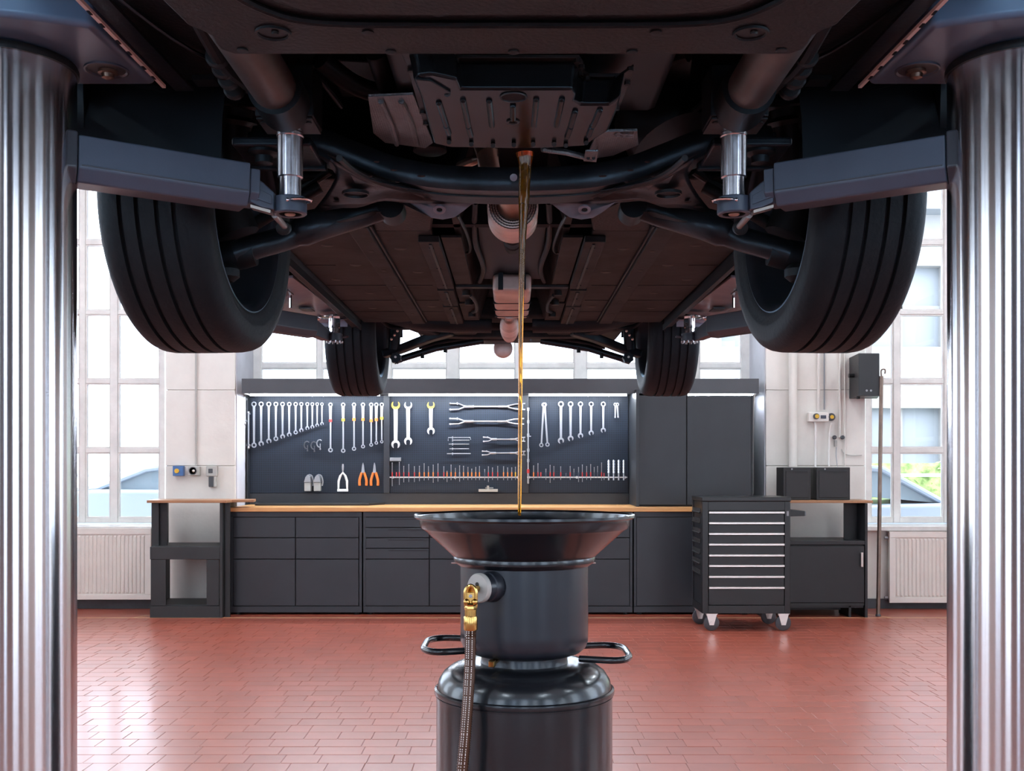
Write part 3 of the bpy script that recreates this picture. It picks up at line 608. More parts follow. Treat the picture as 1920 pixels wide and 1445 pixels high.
# ================================================================ hand tools on the perforated panels
YH = YG-.03; SC = YH/F
def tp(u, v, base): return (base+u/6.4, 700+v/6.4)      # crop coordinates -> photo pixels
def T(pxy, d=0): return Vector((X(pxy[0],YH), YH+d, Z(pxy[1],YH)))
def annulus(b, c, ro, ri, th, n=20, sy=1):
    rg = []
    for r, y in ((ro,-th/2),(ro,th/2),(ri,th/2),(ri,-th/2)):
        rg.append([c+Vector((math.cos(a)*r, y, math.sin(a)*r*sy)) for a in [2*math.pi*k/n for k in range(n)]])
    b.ring(rg, close=True, smooth=False)
def jaw(b, c, ro, ang, th, gap=.5):
    """open C-shaped jaw, opening towards angle ang (radians in the xz plane)"""
    pts = []; g = math.asin(gap*.9); n = 14
    for k in range(n+1):
        a = ang+g+(2*math.pi-2*g)*k/n; pts.append((math.cos(a)*ro, math.sin(a)*ro))
    ux, uz = math.cos(ang), math.sin(ang); vx, vz = -uz, ux; w = ro*gap
    for s, t_ in ((-1,.35),(-1,-.05),(-.5,-.35),(.5,-.35),(1,-.05),(1,.35)): pts.append((ux*ro*t_+vx*w*s, uz*ro*t_+vz*w*s))
    b.prism([c+Vector((p, -th/2, z)) for p, z in pts], (0, th, 0))
def shank(b, p0, p1, w0, w1, th):
    d = (p1-p0).normalized(); n = Vector((d.z, 0, -d.x)); o = Vector((0, th/2, 0))
    b.hexa([p0-n*w0-o, p0+n*w0-o, p1+n*w1-o, p1-n*w1-o], [p0-n*w0+o, p0+n*w0+o, p1+n*w1+o, p1-n*w1+o])
def hook(b, c): b.cyl(c+Vector((0,-.012,0)), c+Vector((0,.03,0)), .004, n=8)
def spanner(base, u, v0, v1, k, label, top='ring', bot='jaw', group=None, m='toolsteel', u1=None):
    a = T(tp(u, v0, base)); c = T(tp(u1 if u1 is not None else u, v1, base)); b = B(); w = k*SC
    if top == 'ring': annulus(b, a, w*2.0, w*1.15, .009)
    else: jaw(b, a, w*2.1, R(90), .009)
    d = (c-a).normalized()
    shank(b, a+d*w*1.6, c-d*w*1.7, w*.95, w*.75, .006)
    if bot == 'ring': annulus(b, c, w*2.0, w*1.05, .009)
    else: jaw(b, c, w*2.1, R(-90)+.25, .009, .48)
    return b.build('spanner', M[m], bevel=.001, seg=1, label=label, cat='spanner', group=group, origin=a)
us = [232,318,410,495,575,655,732,800,872,932,990,1048]; vb = [860,840,810,782,755,732,705,680,655,640,620,602]
for i, (u, v) in enumerate(zip(us, vb)):
    lab = ('longest' if i == 0 else 'shortest' if i == 11 else ORD[i]+' from left')+' of twelve combination spanners hanging in graded row on left panel'
    spanner(440, u, 368, v, 2.45-i*.085, lab, 'ring', 'ring' if i in (0,3,6) else 'jaw', 'graded row of twelve spanners')
# ratchet spanners with coloured collars
col = ['red','yellow','orange','orange','orange','orange','yellow']; rk = ['longest','second longest','third','fourth','fifth','sixth','shortest']
for i, (u, vm, v1) in enumerate([(1150,565,918),(1302,555,925),(1432,550,902),(1540,550,875),(1638,565,855),(1700,552,832),(1765,535,818)]):
    a = T(tp(u,375,440)); c = T(tp(u,v1,440)); m_ = T(tp(u,vm,440)); g = 'T-handled ratchet spanners with collars'
    t = thing('ratchet_spanner', a, 'slim ring spanner with red collar, leftmost on left panel centre' if i == 0 else 'slim ring spanner with %s collar, %s right of the red collared one' % ('yellow' if col[i]=='yellow' else 'orange', ORD[i-1]), 'spanner', 'slim ring spanners with coloured collars')
    b = B(); annulus(b, a, 4.0*SC, 2.2*SC, .008, 12); shank(b, a+Vector((0,0,-.015)), m_, 2.6*SC, 2.2*SC, .01); b.build('holder', M['brightsteel'], t, bevel=.001, seg=1)
    B().cyl(m_+Vector((0,0,.012)), m_-Vector((0,0,.014)), 3.1*SC, n=14).build('collar', M['red' if i == 0 else 'yellow' if col[i]=='yellow' else 'orange'], t)
    b = B(); annulus(b, c, 4.3*SC*(1-.05*i), 2.2*SC*(1-.05*i), .009); b.cyl(m_-Vector((0,0,.014)), c+Vector((0,0,3.6*SC)), 1.7*SC*(1-.04*i), n=10); b.build('shaft', M['toolsteel'], t)
# small dark C clamps
for i, (u, v) in enumerate([(868,860),(950,865),(1020,840)]):
    c = T(tp(u,v,440)); b = B()
    b.tube([c+Vector((math.cos(a)*.026, 0, math.sin(a)*.034)) for a in [R(50+26*k) for k in range(10)]], .005, 6)
    b.cyl(c+Vector((.005,0,-.045)), c+Vector((.005,0,.0)), .004, n=8).ball(c+Vector((.005,0,-.05)), .008, 8)
    b.build('small_clamp', M['midgrey' if i == 2 else 'dkgrey'], label='small dark C-shaped clamp under spanner row, %s of three' % ('left','middle','right')[i], cat='clamp', group='three small clamps', origin=c)
# two grey bit boxes
for i, u in enumerate((885, 998)):
    c = T(tp(u,1320,440)); t = thing('bit_box', c, 'small grey box with peaked lid at foot of left panel, %s one' % ('left','right')[i], 'box', 'two small grey boxes'); w = 5.8*SC
    B().box(c.x-w, c.x+w, YH-.05, YH+.02, c.z-.068, c.z+.01).build('box_body', M['greyplastic'], t, bevel=.004)
    B().prism([c+Vector((-w*1.1,-.055,.011)), c+Vector((w*1.1,-.055,.011)), c+Vector((w*.9,-.055,.06)), c+Vector((w*.1,-.055,.082)), c+Vector((-w*.6,-.055,.06))], (0,.07,0)).build('lid', M['midgrey'], t, bevel=.003)
    B().tube(smoothpath([c+Vector((w*.3,-.03,.08)), c+Vector((w*1.3,-.03,.07)), c+Vector((w*1.8,-.03,.02)), c+Vector((w*1.6,-.03,-.02))]), .006, 8).build('latch', M['midgrey'], t)
# light grey tool with loop frame
c = T(tp(1298,1290,440)); t = thing('loop_handled_tool', c, 'pale grey tool with large open loop handle on the left panel', 'hand tool')
f = lambda u, v: T(tp(u,v,440))
b = B(); L_ = [f(1298,1190), f(1268,1230), f(1248,1290), f(1245,1400), f(1350,1400), f(1348,1290), f(1328,1230)]
b.tube(L_, .011, 8, close=True).build('loop_handle', M['white'], t)
B().lathe([(.004,.0),(.008,.02),(.010,.05),(.007,.075)], f(1298,1185)+Vector((0,0,.0)), (0,0,1), 12).build('spike', M['toolsteel'], t)
b = B().box(f(1232,0).x, f(1362,0).x, YH-.012, YH+.012, f(0,1416).z, f(0,1385).z).build('base_bar', M['white'], t, bevel=.003)
# orange handled pliers
def pliers(u, label, base=440, m='orange', v0=1070, v1=1345, s=1.0, group='orange handled pliers'):
    c = T(tp(u,(v0*.6+v1*.4),base)); t = thing('pliers', c, label, 'pliers', group); g = lambda a, v: T(tp(u+a*s,v,base)); vj = v0+(v1-v0)*.43
    b = B()
    for q in (-1, 1): b.hexa([g(q*2,v0)-Vector((0,.006,0)), g(q*9,v0+30*s)-Vector((0,.006,0)), g(q*20,vj)-Vector((0,.006,0)), g(q*2,vj)-Vector((0,.006,0))], [g(q*2,v0)+Vector((0,.006,0)), g(q*9,v0+30*s)+Vector((0,.006,0)), g(q*20,vj)+Vector((0,.006,0)), g(q*2,vj)+Vector((0,.006,0))])
    b.cyl(g(0,vj-12*s)-Vector((0,.012,0)), g(0,vj-12*s)+Vector((0,.012,0)), 2.4*SC*s, n=12).build('jaws', M['toolsteel'], t)
    for q in (-1, 1):
        B().tube(smoothpath([g(q*14,vj), g(q*30,vj+50*s), g(q*42,vj+100*s), g(q*40,v1)]), [.0075*s+.0045]*12+[.008*s+.003], 8).build('grip', M[m], t)
pliers(1540, 'orange handled pliers on left panel, left pair of two'); pliers(1678, 'orange handled pliers on left panel, right pair next to divider')
# chrome tools hanging at the left end of the hutch
for i, (u, v0, v1) in enumerate([(75,520,890),(108,260,470),(135,300,600),(165,470,890)]):
    a = T(tp(u,v0,440))+Vector((0,-.10+.03*i,0)); c = T(tp(u,v1,440))+Vector((0,-.10+.03*i,0))
    b = B(); b.cyl(a, c, .010, n=10); b.cyl(a+Vector((-.022,0,-.01)), a+Vector((.022,0,-.01)), .009, n=8).cyl(c+Vector((-.02,0,.02)), c+Vector((.02,0,.02)), .010, n=8).ball(a, .014, 8).ball(c, .016, 8)
    b.build('socket_extension', M['toolsteel'], label='chrome T-shaped extension bar at left end of tool wall, '+('lowest and leftmost','short upper one','middle one','long rightmost one')[i], cat='extension bar', group='chrome bars at the left end', origin=a)
# ---- middle panel
for u, v1, y_, k, lab, tm in ((140,850,1,3.4,'large white open-ended spanner with yellow upper jaw, longest on middle panel','yellow'),(290,812,1,3.2,'large white open-ended spanner with plain upper jaw on middle panel','midgrey'),(563,690,1,3.0,'short white open-ended spanner with yellow upper jaw on middle panel','yellow')):
    a = T(tp(u,380,720)); c = T(tp(u,v1,720)); w = k*SC; t = thing('large_spanner', a, lab, 'spanner', 'large open-ended spanners')
    b = B(); shank(b, a-Vector((0,0,w*1.5)), c+Vector((0,0,w*1.6)), w*1.15, w*1.0, .009); jaw(b, c, w*2.4, R(-90), .011, .5); b.build('shank', M['brightsteel'], t, bevel=.0015, seg=1)
    b = B(); jaw(b, a, w*2.4, R(90), .011, .62); b.build('upper_jaw', M[tm], t, bevel=.0015, seg=1)
def fork(u0, u1, v, hgt, label, k):
    f = lambda u, dv: T(tp(u, v+dv, 720)); L = u1-u0; b = B(); j = hgt/2
    for s in (-1, 1):
        b.tube([f(u0,s*j), f(u0+L*.12,s*j*.9), f(u0+L*.2,s*4)], k*.8, 8); b.tube([f(u1,s*j), f(u1-L*.13,s*j*.8), f(u1-L*.25,s*4)], k*.8, 8)
        b.ball(f(u0+4,s*j), k*1.25, 8)
    b.cyl(f(u0+L*.19,0), f(u0+L*.32,0), k*1.7, n=10).cyl(f(u0+L*.3,0), f(u1-L*.25,0), k*.9, n=10).cyl(f(u1-L*.36,0), f(u1-L*.22,0), k*1.3, n=10)
    b.cyl(f(u1-L*.04,-j), f(u1-L*.04,j), k*.8, n=8).cyl(f(u0+L*.1,-j*1.4), f(u0+L*.1,-j*.6), k*.8, n=8)
    b.build('forked_bar', M['toolsteel'], label=label, cat='forked bar', group='forked bars', origin=f(u0,0))
fork(790,1695,397,74,'long chrome bar with forked ends, top one on middle panel',.0082); fork(790,1680,575,66,'long chrome bar with forked ends, second from top on middle panel',.0075)
fork(1192,1695,790,50,'short chrome bar with forked ends, upper of the short pair',.0062); fork(1178,1697,955,46,'short chrome bar with forked ends, lower of the short pair',.0058)
for i, (u0, u1, v, h) in enumerate([(770,1035,768,0),(830,1025,800,26),(778,1022,848,0),(785,1020,903,0),(755,1040,962,0)]):
    a = T(tp(u0,v,720)); c = T(tp(u1,v,720)); b = B()
    if i == 0: b.tube([a+Vector((.0,0,-.03)), a, c, c+Vector((.004,0,-.02))], .0035, 6)
    else: b.tube([a, c], .0042, 6)
    b.tube([T(tp(822,v-14,720)), T(tp(822,v+16,720))], .0045, 6)
    b.build('hex_key', M['midgrey'], label='%s of five thin steel keys stacked on the middle panel' % ('topmost','second from top','third from top','fourth from top','lowest')[i], cat='hex key', group='stack of five thin keys', origin=a)
b = B(); a = T(tp(1135,1405,720)); c = T(tp(1365,1405,720))
b.box(a.x, c.x, YH-.02, YH+.02, a.z-.010, a.z+.014).box((a.x+c.x)/2-.012, (a.x+c.x)/2+.008, YH-.015, YH+.015, a.z+.014, a.z+.045).cyl((a.x+.06,YH,a.z+.024), (c.x-.04,YH,a.z+.024), .005, n=8)
b.build('small_plane', M['greyplastic'], bevel=.002, label='small pale grey scraper with centre knob low on middle panel', cat='scraper', origin=a)
a = T(tp(72,1030,720)); c = T(tp(205,1030,720)); B().box(a.x, c.x, YH-.03, YH+.02, a.z-.016, a.z+.016).build('bit_holder', M['midgrey'], bevel=.003, label='small grey bit holder at the left of middle panel above screwdrivers', cat='holder', origin=a)
# T bar extension on the divider
a = T(tp(1730,430,720))+Vector((0,-.03,0)); t = thing('extension_bar', a, 'long chrome extension bar with red collar hanging on the second divider', 'extension bar')
g = lambda v: T(tp(1730,v,720))+Vector((0,-.03,0))
b = B().cyl(g(430), g(1150), .006, n=10)
for v in (430,580,740,920,1045): b.cyl(g(v-18), g(v+18), .011, n=12)
b.cyl(g(755)+Vector((-.01,0,0)), g(755)+Vector((.025,0,0)), .005, n=8).build('shaft', M['toolsteel'], t)
B().cyl(g(1148), g(1195), .013, n=12).build('collar', M['red'], t); B().cyl(g(1195), g(1320), .009, n=10).build('tip', M['midgrey'], t)
# tool rails and screwdrivers
def rail(base, u0, u1, label):
    y = YH-.02; a, c = T(tp(u0,1243,base)), T(tp(u1,1243,base)); t = thing('tool_rail', ((a.x+c.x)/2, y, a.z), label, 'rail', 'screwdriver rails')
    B().box(a.x, c.x, y-.018, y+.018, a.z-.006, a.z+.004).build('slotted_bar', M['alu'], t, bevel=.001, seg=1)
    for f_ in (.02,.5,.98): B().box(a.x+(c.x-a.x)*f_-.008, a.x+(c.x-a.x)*f_+.008, y+.0181, YG-.001, a.z-.012, a.z+.008).build('bracket', M['alu'], t)
rail(720, 72, 1636, 'thin aluminium rail holding orange screwdrivers on middle panel'); rail(960, 182, 1378, 'thin aluminium rail holding red and chrome handled drivers on right panel')
def driver(base, u, vt, vb_, hm, label, group, big=0):
    y = YH-.02; a = T(tp(u,1240,base)); a.y = y-.0185-.006; zt = T(tp(u,vt,base)).z; zb = T(tp(u,vb_,base)).z; r = (1.15+big)*SC
    t = thing('screwdriver', a, label, 'screwdriver', group); zh = a.z+.006; top = max(zt, zh+.03)
    if big:
        b = B(); n = 5; pr = []
        for k in range(n): z_ = zh+.03+(top-zh-.03)*k/n; d_ = (top-zh-.03)/n; pr += [(r,z_),(r,z_+d_*.7),(r*.7,z_+d_*.75),(r*.7,z_+d_*.98)]
        b.lathe(pr+[(r*.6,top)], (a.x, a.y, 0), (0,0,1), 14).build('handle', M['chrome'], t); B().cyl((a.x,a.y,zb), (a.x,a.y,zh+.031), r*.55, n=10).build('blade', M['toolsteel'], t)
    else:
        hz = min(top, zh+.036) if hm[1] else top
        B().lathe([(r*.6,zh-.004),(r,zh+.004),(r*.85,zh+.02),(r*1.05,hz-.005),(r*.7,hz)], (a.x, a.y, 0), (0,0,1), 10).build('handle', M[hm[0]], t)
        b = B().cyl((a.x,a.y,zb), (a.x,a.y,zh-.003), r*.45, n=8)
        if top > hz+.01: b.cyl((a.x,a.y,hz), (a.x,a.y,top-.008), r*.5, n=8).ball((a.x,a.y,top-.006), r*.8, 8)
        b.build('blade', M['midgrey'], t)
ul = [(105,1065,1350),(155,1180,1245),(190,1058,1335),(243,1105,1305),(303,1085,1300),(370,1110,1300),(430,1105,1290),(487,1075,1282),(538,1110,1278),(595,1092,1310),(652,1078,1295),(722,1110,1270),(760,1165,1300),(808,1092,1278),(860,1130,1275),(910,1100,1295),(957,1105,1275),(1010,1120,1278),(1055,1140,1275),(1103,1120,1278),(1147,1108,1278),(1210,1145,1280),(1254,1112,1300),(1303,1125,1275),(1365,1108,1278),(1435,1110,1278),(1484,1125,1280),(1533,1125,1278),(1577,1118,1275)]
hc = ['red','red','red','red','red','red','orange','orange','orange','orange','red','red','orange','orange','orange','midgrey','orange','orange','orange','orange','orange','darkblue','red','red','red','orange','orange','orange','yellow']
for i, ((u, a_, b_), h_) in enumerate(zip(ul, hc)):
    driver(720, u, a_, b_, (h_, 1), '%s screwdriver from left on middle rail, %s grip' % (ORD[i], {'darkblue':'dark','midgrey':'grey'}.get(h_, h_)), 'screwdrivers on the middle rail')
ur = [(258,1100,1275,'orange'),(310,1075,1250,'red'),(345,1180,1250,'red'),(405,1140,1275,'darkblue'),(455,1095,1310,'red'),(500,1108,1275,'red'),(582,1112,1275,'red'),(645,1195,1250,'darkblue'),(695,1108,1275,'red'),(740,1140,1250,'darkblue'),(795,1120,1300,'darkblue'),(840,1090,1300,'red'),(892,1108,1275,'red'),(940,1085,1278,'red'),(982,1120,1250,'darkblue'),(1022,1108,1250,'darkblue'),(1070,1065,1285,'red'),(1100,1195,1275,'red')]
for i, (u, a_, b_, h_) in enumerate(ur):
    driver(960, u, a_, b_, (h_, 1), '%s small screwdriver from left on right rail, %s grip' % (ORD[i], 'dark' if h_ == 'darkblue' else h_), 'small screwdrivers on the right rail')
for i, u in enumerate((1155,1215,1275,1335)):
    driver(960, u, 1035, 1280, ('red', 0), '%s of four chrome ribbed nut drivers at right end of right rail' % ('leftmost','second from left','third from left','rightmost')[i], 'chrome nut drivers', big=1.5)
# right panel spanners
spanner(960, 380, 375, 858, 2.0, 'leg of paired long ring spanners, left one, hanging on right panel', 'ring', 'ring', 'pair of long spanners on one hook', u1=352)
b_ = spanner(960, 392, 375, 852, 2.0, 'leg of paired long ring spanners, right one, hanging on right panel', 'ring', 'ring', 'pair of long spanners on one hook', u1=425); b_.location.y -= .010
for i, (u, v, k) in enumerate([(587,805,2.75),(703,778,2.55),(822,745,2.4),(950,712,2.3),(1095,680,2.3)]):
    spanner(960, u, 368, v, k, ('longest' if i == 0 else 'shortest' if i == 4 else ORD[i]+' from left')+' of five combination spanners hanging on right panel', 'ring', 'jaw', 'five spanners on the right panel')
for i, (u0, u1) in enumerate(((1240,1238),(1262,1272))):
    b = B(); a = T(tp(u0,372,960)); c = T(tp(u1,525,960)); annulus(b, a, 3.2*SC, 1.8*SC, .006, 14); shank(b, a-Vector((0,0,.012)), c, 1.5*SC, 1.2*SC, .006); b.ball(c, 1.6*SC, 8)
    o = b.build('short_spanner', M['toolsteel'], label='tiny spanner hanging at right end of right panel, %s of two' % ('left','right')[i], cat='spanner', group='two tiny spanners', origin=a); o.location.y -= .009*i
# ================================================================ the raised car
car = thing('car', (0, 3.9, HC+.75), 'black underside of the car raised on the lift, tyres and exhaust showing', 'car')
def zz(h): return HC+h
def wheel(s, xc, y, h, tau, r=.33, w=.25):
    ax = Vector((-s*math.cos(tau), -math.sin(tau), 0)); o = Vector((s*xc, y, zz(h))); n = 96; hw = w/2; k = w/.25; f = r/.33
    def circ(r_, a_, n_=n):
        u = Vector((0,0,1)); v = ax.cross(u); c = o+ax*a_; return [c+(u*math.cos(2*math.pi*q/n_)+v*math.sin(2*math.pi*q/n_))*r_ for q in range(n_)]
    pr = [(.228,.098),(.231,.112),(.246,.119),(.250,.1185),(.262,.1245),(.268,.1245),(.285,.125),(.300,.1225),(.304,.1205),(.313,.1155),(.322,.107),(.327,.096),(.3295,.080)]
    tr_ = []
    for gx in (.060,.022,-.022,-.060): tr_ += [(.3305-abs(gx)*.012,gx+.0050),(.3205,gx+.0040),(.3205,gx-.0040),(.3305-abs(gx)*.012,gx-.0050)]
    full = pr+tr_+[(a,-b) for a, b in pr[::-1]]+[(.222,-.09),(.222,.09)]
    tb = B().ring([circ(a*f, b*k) for a, b in full], close=True, smooth=True)
    tyre = tb.build('tyre', M['rubber'], car, sharp=40)
    rp_ = [(.2215,.098),(.236,.108),(.237,.112),(.230,.114),(.222,.108),(.214,.096),(.212,.070),(.203,.055),(.200,-.02),(.196,-.085),(.214,-.105),(.232,-.112),(.234,-.106),(.2215,-.09)]
    B().ring([circ(a*f, b*k) for a, b in rp_], close=True).build('wheel_rim', M['rim'], tyre)
    b = B()
    for q in range(10):                                # spokes at the outer face
        t = 2*math.pi*q/10; u = Vector((0,0,1)); v = ax.cross(u); d = u*math.cos(t)+v*math.sin(t); e = v*math.cos(t)-u*math.sin(t); c = o-ax*.085*k
        b.hexa([c+d*.04+e*.022-ax*.012, c+d*.04-e*.022-ax*.012, c+d*.197*f-e*.014-ax*.010, c+d*.197*f+e*.014-ax*.010], [c+d*.04+e*.022+ax*.02, c+d*.04-e*.022+ax*.02, c+d*.197*f-e*.014+ax*.012, c+d*.197*f+e*.014+ax*.012])
    b.build('spokes', M['rim'], tyre)
    b = B().lathe([(.05,-.09),(.155,-.02),(.155,.0),(.06,.002),(.055,.03),(.045,.06),(.02,.065)], o, ax, 40); b.build('brake_disc', M['iron'], tyre)
    u = Vector((0,0,1)); v = ax.cross(u); c = o+u*.03-v*s*.11
    B().box(-.05,.05,-.06,.06,-.05,.05, Matrix.Translation(o+Vector((0,.10,.06))+ax*.005) @ Matrix.Rotation(tau*-s,4,'Z')).build('brake_caliper', M['iron'], tyre, bevel=.012)
    return o, ax
for s in (-1, 1):
    wheel(s, .75, 2.60, .609, R(5.5)); wheel(s, .787, 5.47, .692, R(.5))
# ---- body shell above (bay roof, wheel housings, doors' lower edge)
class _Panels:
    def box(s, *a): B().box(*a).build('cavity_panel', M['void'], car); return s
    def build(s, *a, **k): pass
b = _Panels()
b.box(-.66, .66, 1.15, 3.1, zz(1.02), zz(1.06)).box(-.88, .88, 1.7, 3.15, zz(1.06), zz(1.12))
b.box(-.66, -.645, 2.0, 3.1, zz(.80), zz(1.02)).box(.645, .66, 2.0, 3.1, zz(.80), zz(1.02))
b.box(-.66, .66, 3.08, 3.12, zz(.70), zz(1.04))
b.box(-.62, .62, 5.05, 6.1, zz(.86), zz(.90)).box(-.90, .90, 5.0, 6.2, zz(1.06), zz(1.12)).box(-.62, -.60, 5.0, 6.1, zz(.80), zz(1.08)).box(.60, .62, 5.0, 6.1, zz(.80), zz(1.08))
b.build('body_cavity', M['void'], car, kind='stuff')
# outer skin: sills, wings with arches, bumper undersides
def skin(s):
    b = B(); n = 18
    ys = [1.25]+[2.60-.40*math.cos(math.pi*k/n) for k in range(n+1)]+[5.47-.39*math.cos(math.pi*k/n) for k in range(n+1)]+[6.35]
    zs_ = [.80]+[max(.80 if k in (0,) else .70, .609+.40*math.sin(math.pi*k/n)) if 0 < k < n else (.80 if k == 0 else .70) for k in range(n+1)]+[max(.70, .70+.38*math.sin(math.pi*k/n)) for k in range(n+1)]+[.78]
    lo = [Vector((s*(.915 if y_ > 1.9 else .915-(1.9-y_)*.35), y_, zz(z_))) for y_, z_ in zip(ys, zs_)]
    hi = [Vector((p.x, p.y, zz(1.45))) for p in lo]
    inn = [Vector((p.x-s*.03, p.y, p.z)) for p in lo]; inh = [Vector((p.x-s*.03, p.y, p.z)) for p in hi]
    b.ring([[a, c, d, e] for a, c, d, e in zip(lo, hi, inh, inn)], smooth=False)
    b.build('body_side', M['darkpart'], car)
    # wheel arch liners
    for yc, rr, hh in ((2.60,.40,.609),(5.47,.39,.69)):
        rg = []
        for k in range(15):
            a = math.pi*(k/14); c = Vector((0, yc-rr*math.cos(a), zz(hh+.02)+rr*math.sin(a)))
            rg.append([Vector((s*.60, c.y, c.z)), Vector((s*.90, c.y, c.z)), Vector((s*.90, c.y, c.z+.006)), Vector((s*.60, c.y, c.z+.006))])
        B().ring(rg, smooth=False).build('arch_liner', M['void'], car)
skin(-1); skin(1)
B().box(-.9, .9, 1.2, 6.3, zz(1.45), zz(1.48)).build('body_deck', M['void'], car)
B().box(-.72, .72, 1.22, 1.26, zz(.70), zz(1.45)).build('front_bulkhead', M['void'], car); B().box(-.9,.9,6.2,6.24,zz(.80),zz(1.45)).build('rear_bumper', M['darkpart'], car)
# ---- front undertray with rounded corners, two stepped layers
def plate(name, pxl, h, th, m, mirror=True, bevel=.003, up=True, parent=car, **kw):
    P = [H(a, c, h) for a, c in pxl]
    if mirror: P = P+[Vector((-p.x, p.y, p.z)) for p in P[::-1]]
    return B().prism(P, (0,0,th)).build(name, M[m], parent, bevel=bevel, **kw)
plate('undertray', [(-400,-330),(-100,-330),(120,-160),(235,-70),(303,0),(330,26),(352,48),(378,58),(396,68),(404,82),(414,94),(440,102.5)], .660, .010, 'under', bevel=.004)
plate('undertray_front', [(-250,-400),(180,-260),(420,-60),(470,-18),(520,8),(570,22),(640,29),(760,31)], .640, .014, 'under', bevel=.006)
o_ = B().tube(smoothpath([H(a, c, .655) for a, c in [(390,-55),(440,-10),(500,20),(560,37),(640,44),(780,46),(960,46),(1140,46),(1280,44),(1360,37),(1420,20),(1480,-10),(1530,-55)]],3), .006, 8).build('undertray_bead', M['under'], car)
for s_ in (512, 1408):
    c = H(s_, 62, .6585); b = B().lathe([(.026,-.000),(.024,.001),(.020,.0055),(.006,.006)], c, (0,0,1), 28, caps=True)
    b = B().lathe([(.0275,.0005),(.0270,-.0030),(.0235,-.0030),(.0215,-.0005)], c, (0,0,1), 32, caps=False); b.build('access_ring', M['under'], car)
    B().lathe([(.0225,.0014),(.0225,.0008),(.0,.0008)], c, (0,0,1), 32, caps=False).build('access_recess', M['darkpart'], car)
    B().lathe([(.006,0),(.005,-.004)], c+Vector((.004,-.004,0)), (0,0,1), 12).build('access_bolt', M['iron'], car)
for pxx, pyy in ((733,97),(963,97),(1185,97),(822,25),(1092,24),(690,60),(1230,60),(455,94),(1465,94)):
    B().lathe([(.009,0),(.009,-.002),(.004,-.003)], H(pxx,pyy,.6595), (0,0,1), 14).build('bolt', M['iron'], car)
# ---- longitudinal crash tubes and their brackets
for s in (-1, 1):
    x = s*.452
    B().cyl((x+s*.012,1.55,zz(.735)), (x,2.12,zz(.72)), .043, n=28).build('frame_tube', M['tubegrey'], car)
    B().cyl((x,2.03,zz(.722)), (x,2.13,zz(.719)), .052, n=28).build('tube_collar', M['darkpart'], car)
    B().box(x-.058, x+.058, 2.115, 2.22, zz(.695), zz(.80)).build('frame_bracket', M['darkpart'], car, bevel=.004)
    B().box(x-.056, x+.056, 2.118, 2.215, zz(.690), zz(.694)).build('bracket_foot', M['brownsteel'], car, bevel=.001)
    for dx in (-.045,.045): B().cyl((x+dx,2.135,zz(.687)), (x+dx,2.135,zz(.6895)), .006, n=8).build('bolt', M['iron'], car)
    # body mount plate with bush
    B().box(*sorted((s*.425, s*.595)), 2.26, 2.42, zz(.68), zz(.70)).build('mount_plate', M['subf'], car, bevel=.006)
    B().box(*sorted((s*.42, s*.60)), 2.415, 2.43, zz(.672), zz(.76)).build('mount_web', M['subf'], car, bevel=.004)
    B().lathe([(.034,0),(.034,-.006),(.020,-.012),(.019,-.026),(.002,-.030)], (s*.535,2.30,zz(.680)), (0,0,1), 24).build('mount_bush', M['darkpart'], car)
# ---- dark side members seen at the upper corners
    P = [(-1)*1]
    a = [(s*.735,1.35,zz(.79)),(s*.52,1.35,zz(.79)),(s*.50,1.9,zz(.79)),(s*.57,2.13,zz(.79)),(s*.66,2.19,zz(.79)),(s*.725,2.19,zz(.79))]
    B().prism(a, (0,0,.05)).build('side_member', M['under'], car, bevel=.010)
    B().prism([(s*.688,1.5,zz(.75)),(s*.655,1.5,zz(.75)),(s*.635,2.13,zz(.75)),(s*.672,2.13,zz(.75))], (0,0,.006)).build('side_flange', M['subf'], car)
    sm = B().prism([(s*.690,1.50,zz(.740)),(s*.697,1.50,zz(.740)),(s*.6835,2.085,zz(.740)),(s*.6765,2.085,zz(.740))], (0,0,.006)).build('light_leak_strip', M['light_leak'], car)  # pale strip painted in for light leaking along the side member
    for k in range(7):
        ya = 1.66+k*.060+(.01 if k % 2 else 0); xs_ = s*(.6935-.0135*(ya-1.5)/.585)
        B().box(xs_-.0022, xs_+.0022, ya, ya+.016, zz(.7388), zz(.7399)).build('leak_slot', M['void'], sm)
    B().tube(smoothpath([(s*.69,1.4,zz(.783)),(s*.66,1.75,zz(.781)),(s*.60,2.0,zz(.780)),(s*.52,2.12,zz(.783))]), .004, 6).build('member_bead', M['subf'], car)
    # inner panels and hoses between tray and tube
    B().tube(smoothpath([(s*.53,1.75,zz(.76)),(s*.53,1.95,zz(.74)),(s*.52,2.08,zz(.75)),(s*.525,2.14,zz(.76))]), .014, 10).build('hose_loop', M['iron'], car)
    for j in range(4):
        yy_ = 1.93+j*.055; B().lathe([(.018,0),(.022,.004),(.022,.012),(.016,.016)], (s*(.535+.004*j),yy_,zz(.745)), (0,1,0), 16).build('hose_clip', M['brownsteel'], car)
    B().tube([(s*.60,2.38,zz(.97)),(s*.64,2.46,zz(.83)),(s*.66,2.5,zz(.62))], [.045,.042,.03], 18).build('damper', M['darkpart'], car)
    for j in range(5):
        B().lathe([(.05,-.01),(.062,0),(.05,.01)], (s*(.612+.01*j), 2.42+.012*j, zz(.94-.035*j)), (s*.12,.2,-1), 20, caps=False).build('spring_coil', M['darkpart'], car)
    B().box(*sorted((s*.60,s*.645)), 2.15, 2.19, zz(.78), zz(.86)).build('inner_wing_edge', M['void'], car)
    B().tube(smoothpath([(s*.52,2.33,zz(.80)),(s*.62,2.27,zz(.785)),(s*.74,2.25,zz(.80)),(s*.87,2.27,zz(.84))]), .012, 8, flat=2.2).build('liner_lip', M['darkpart'], car)
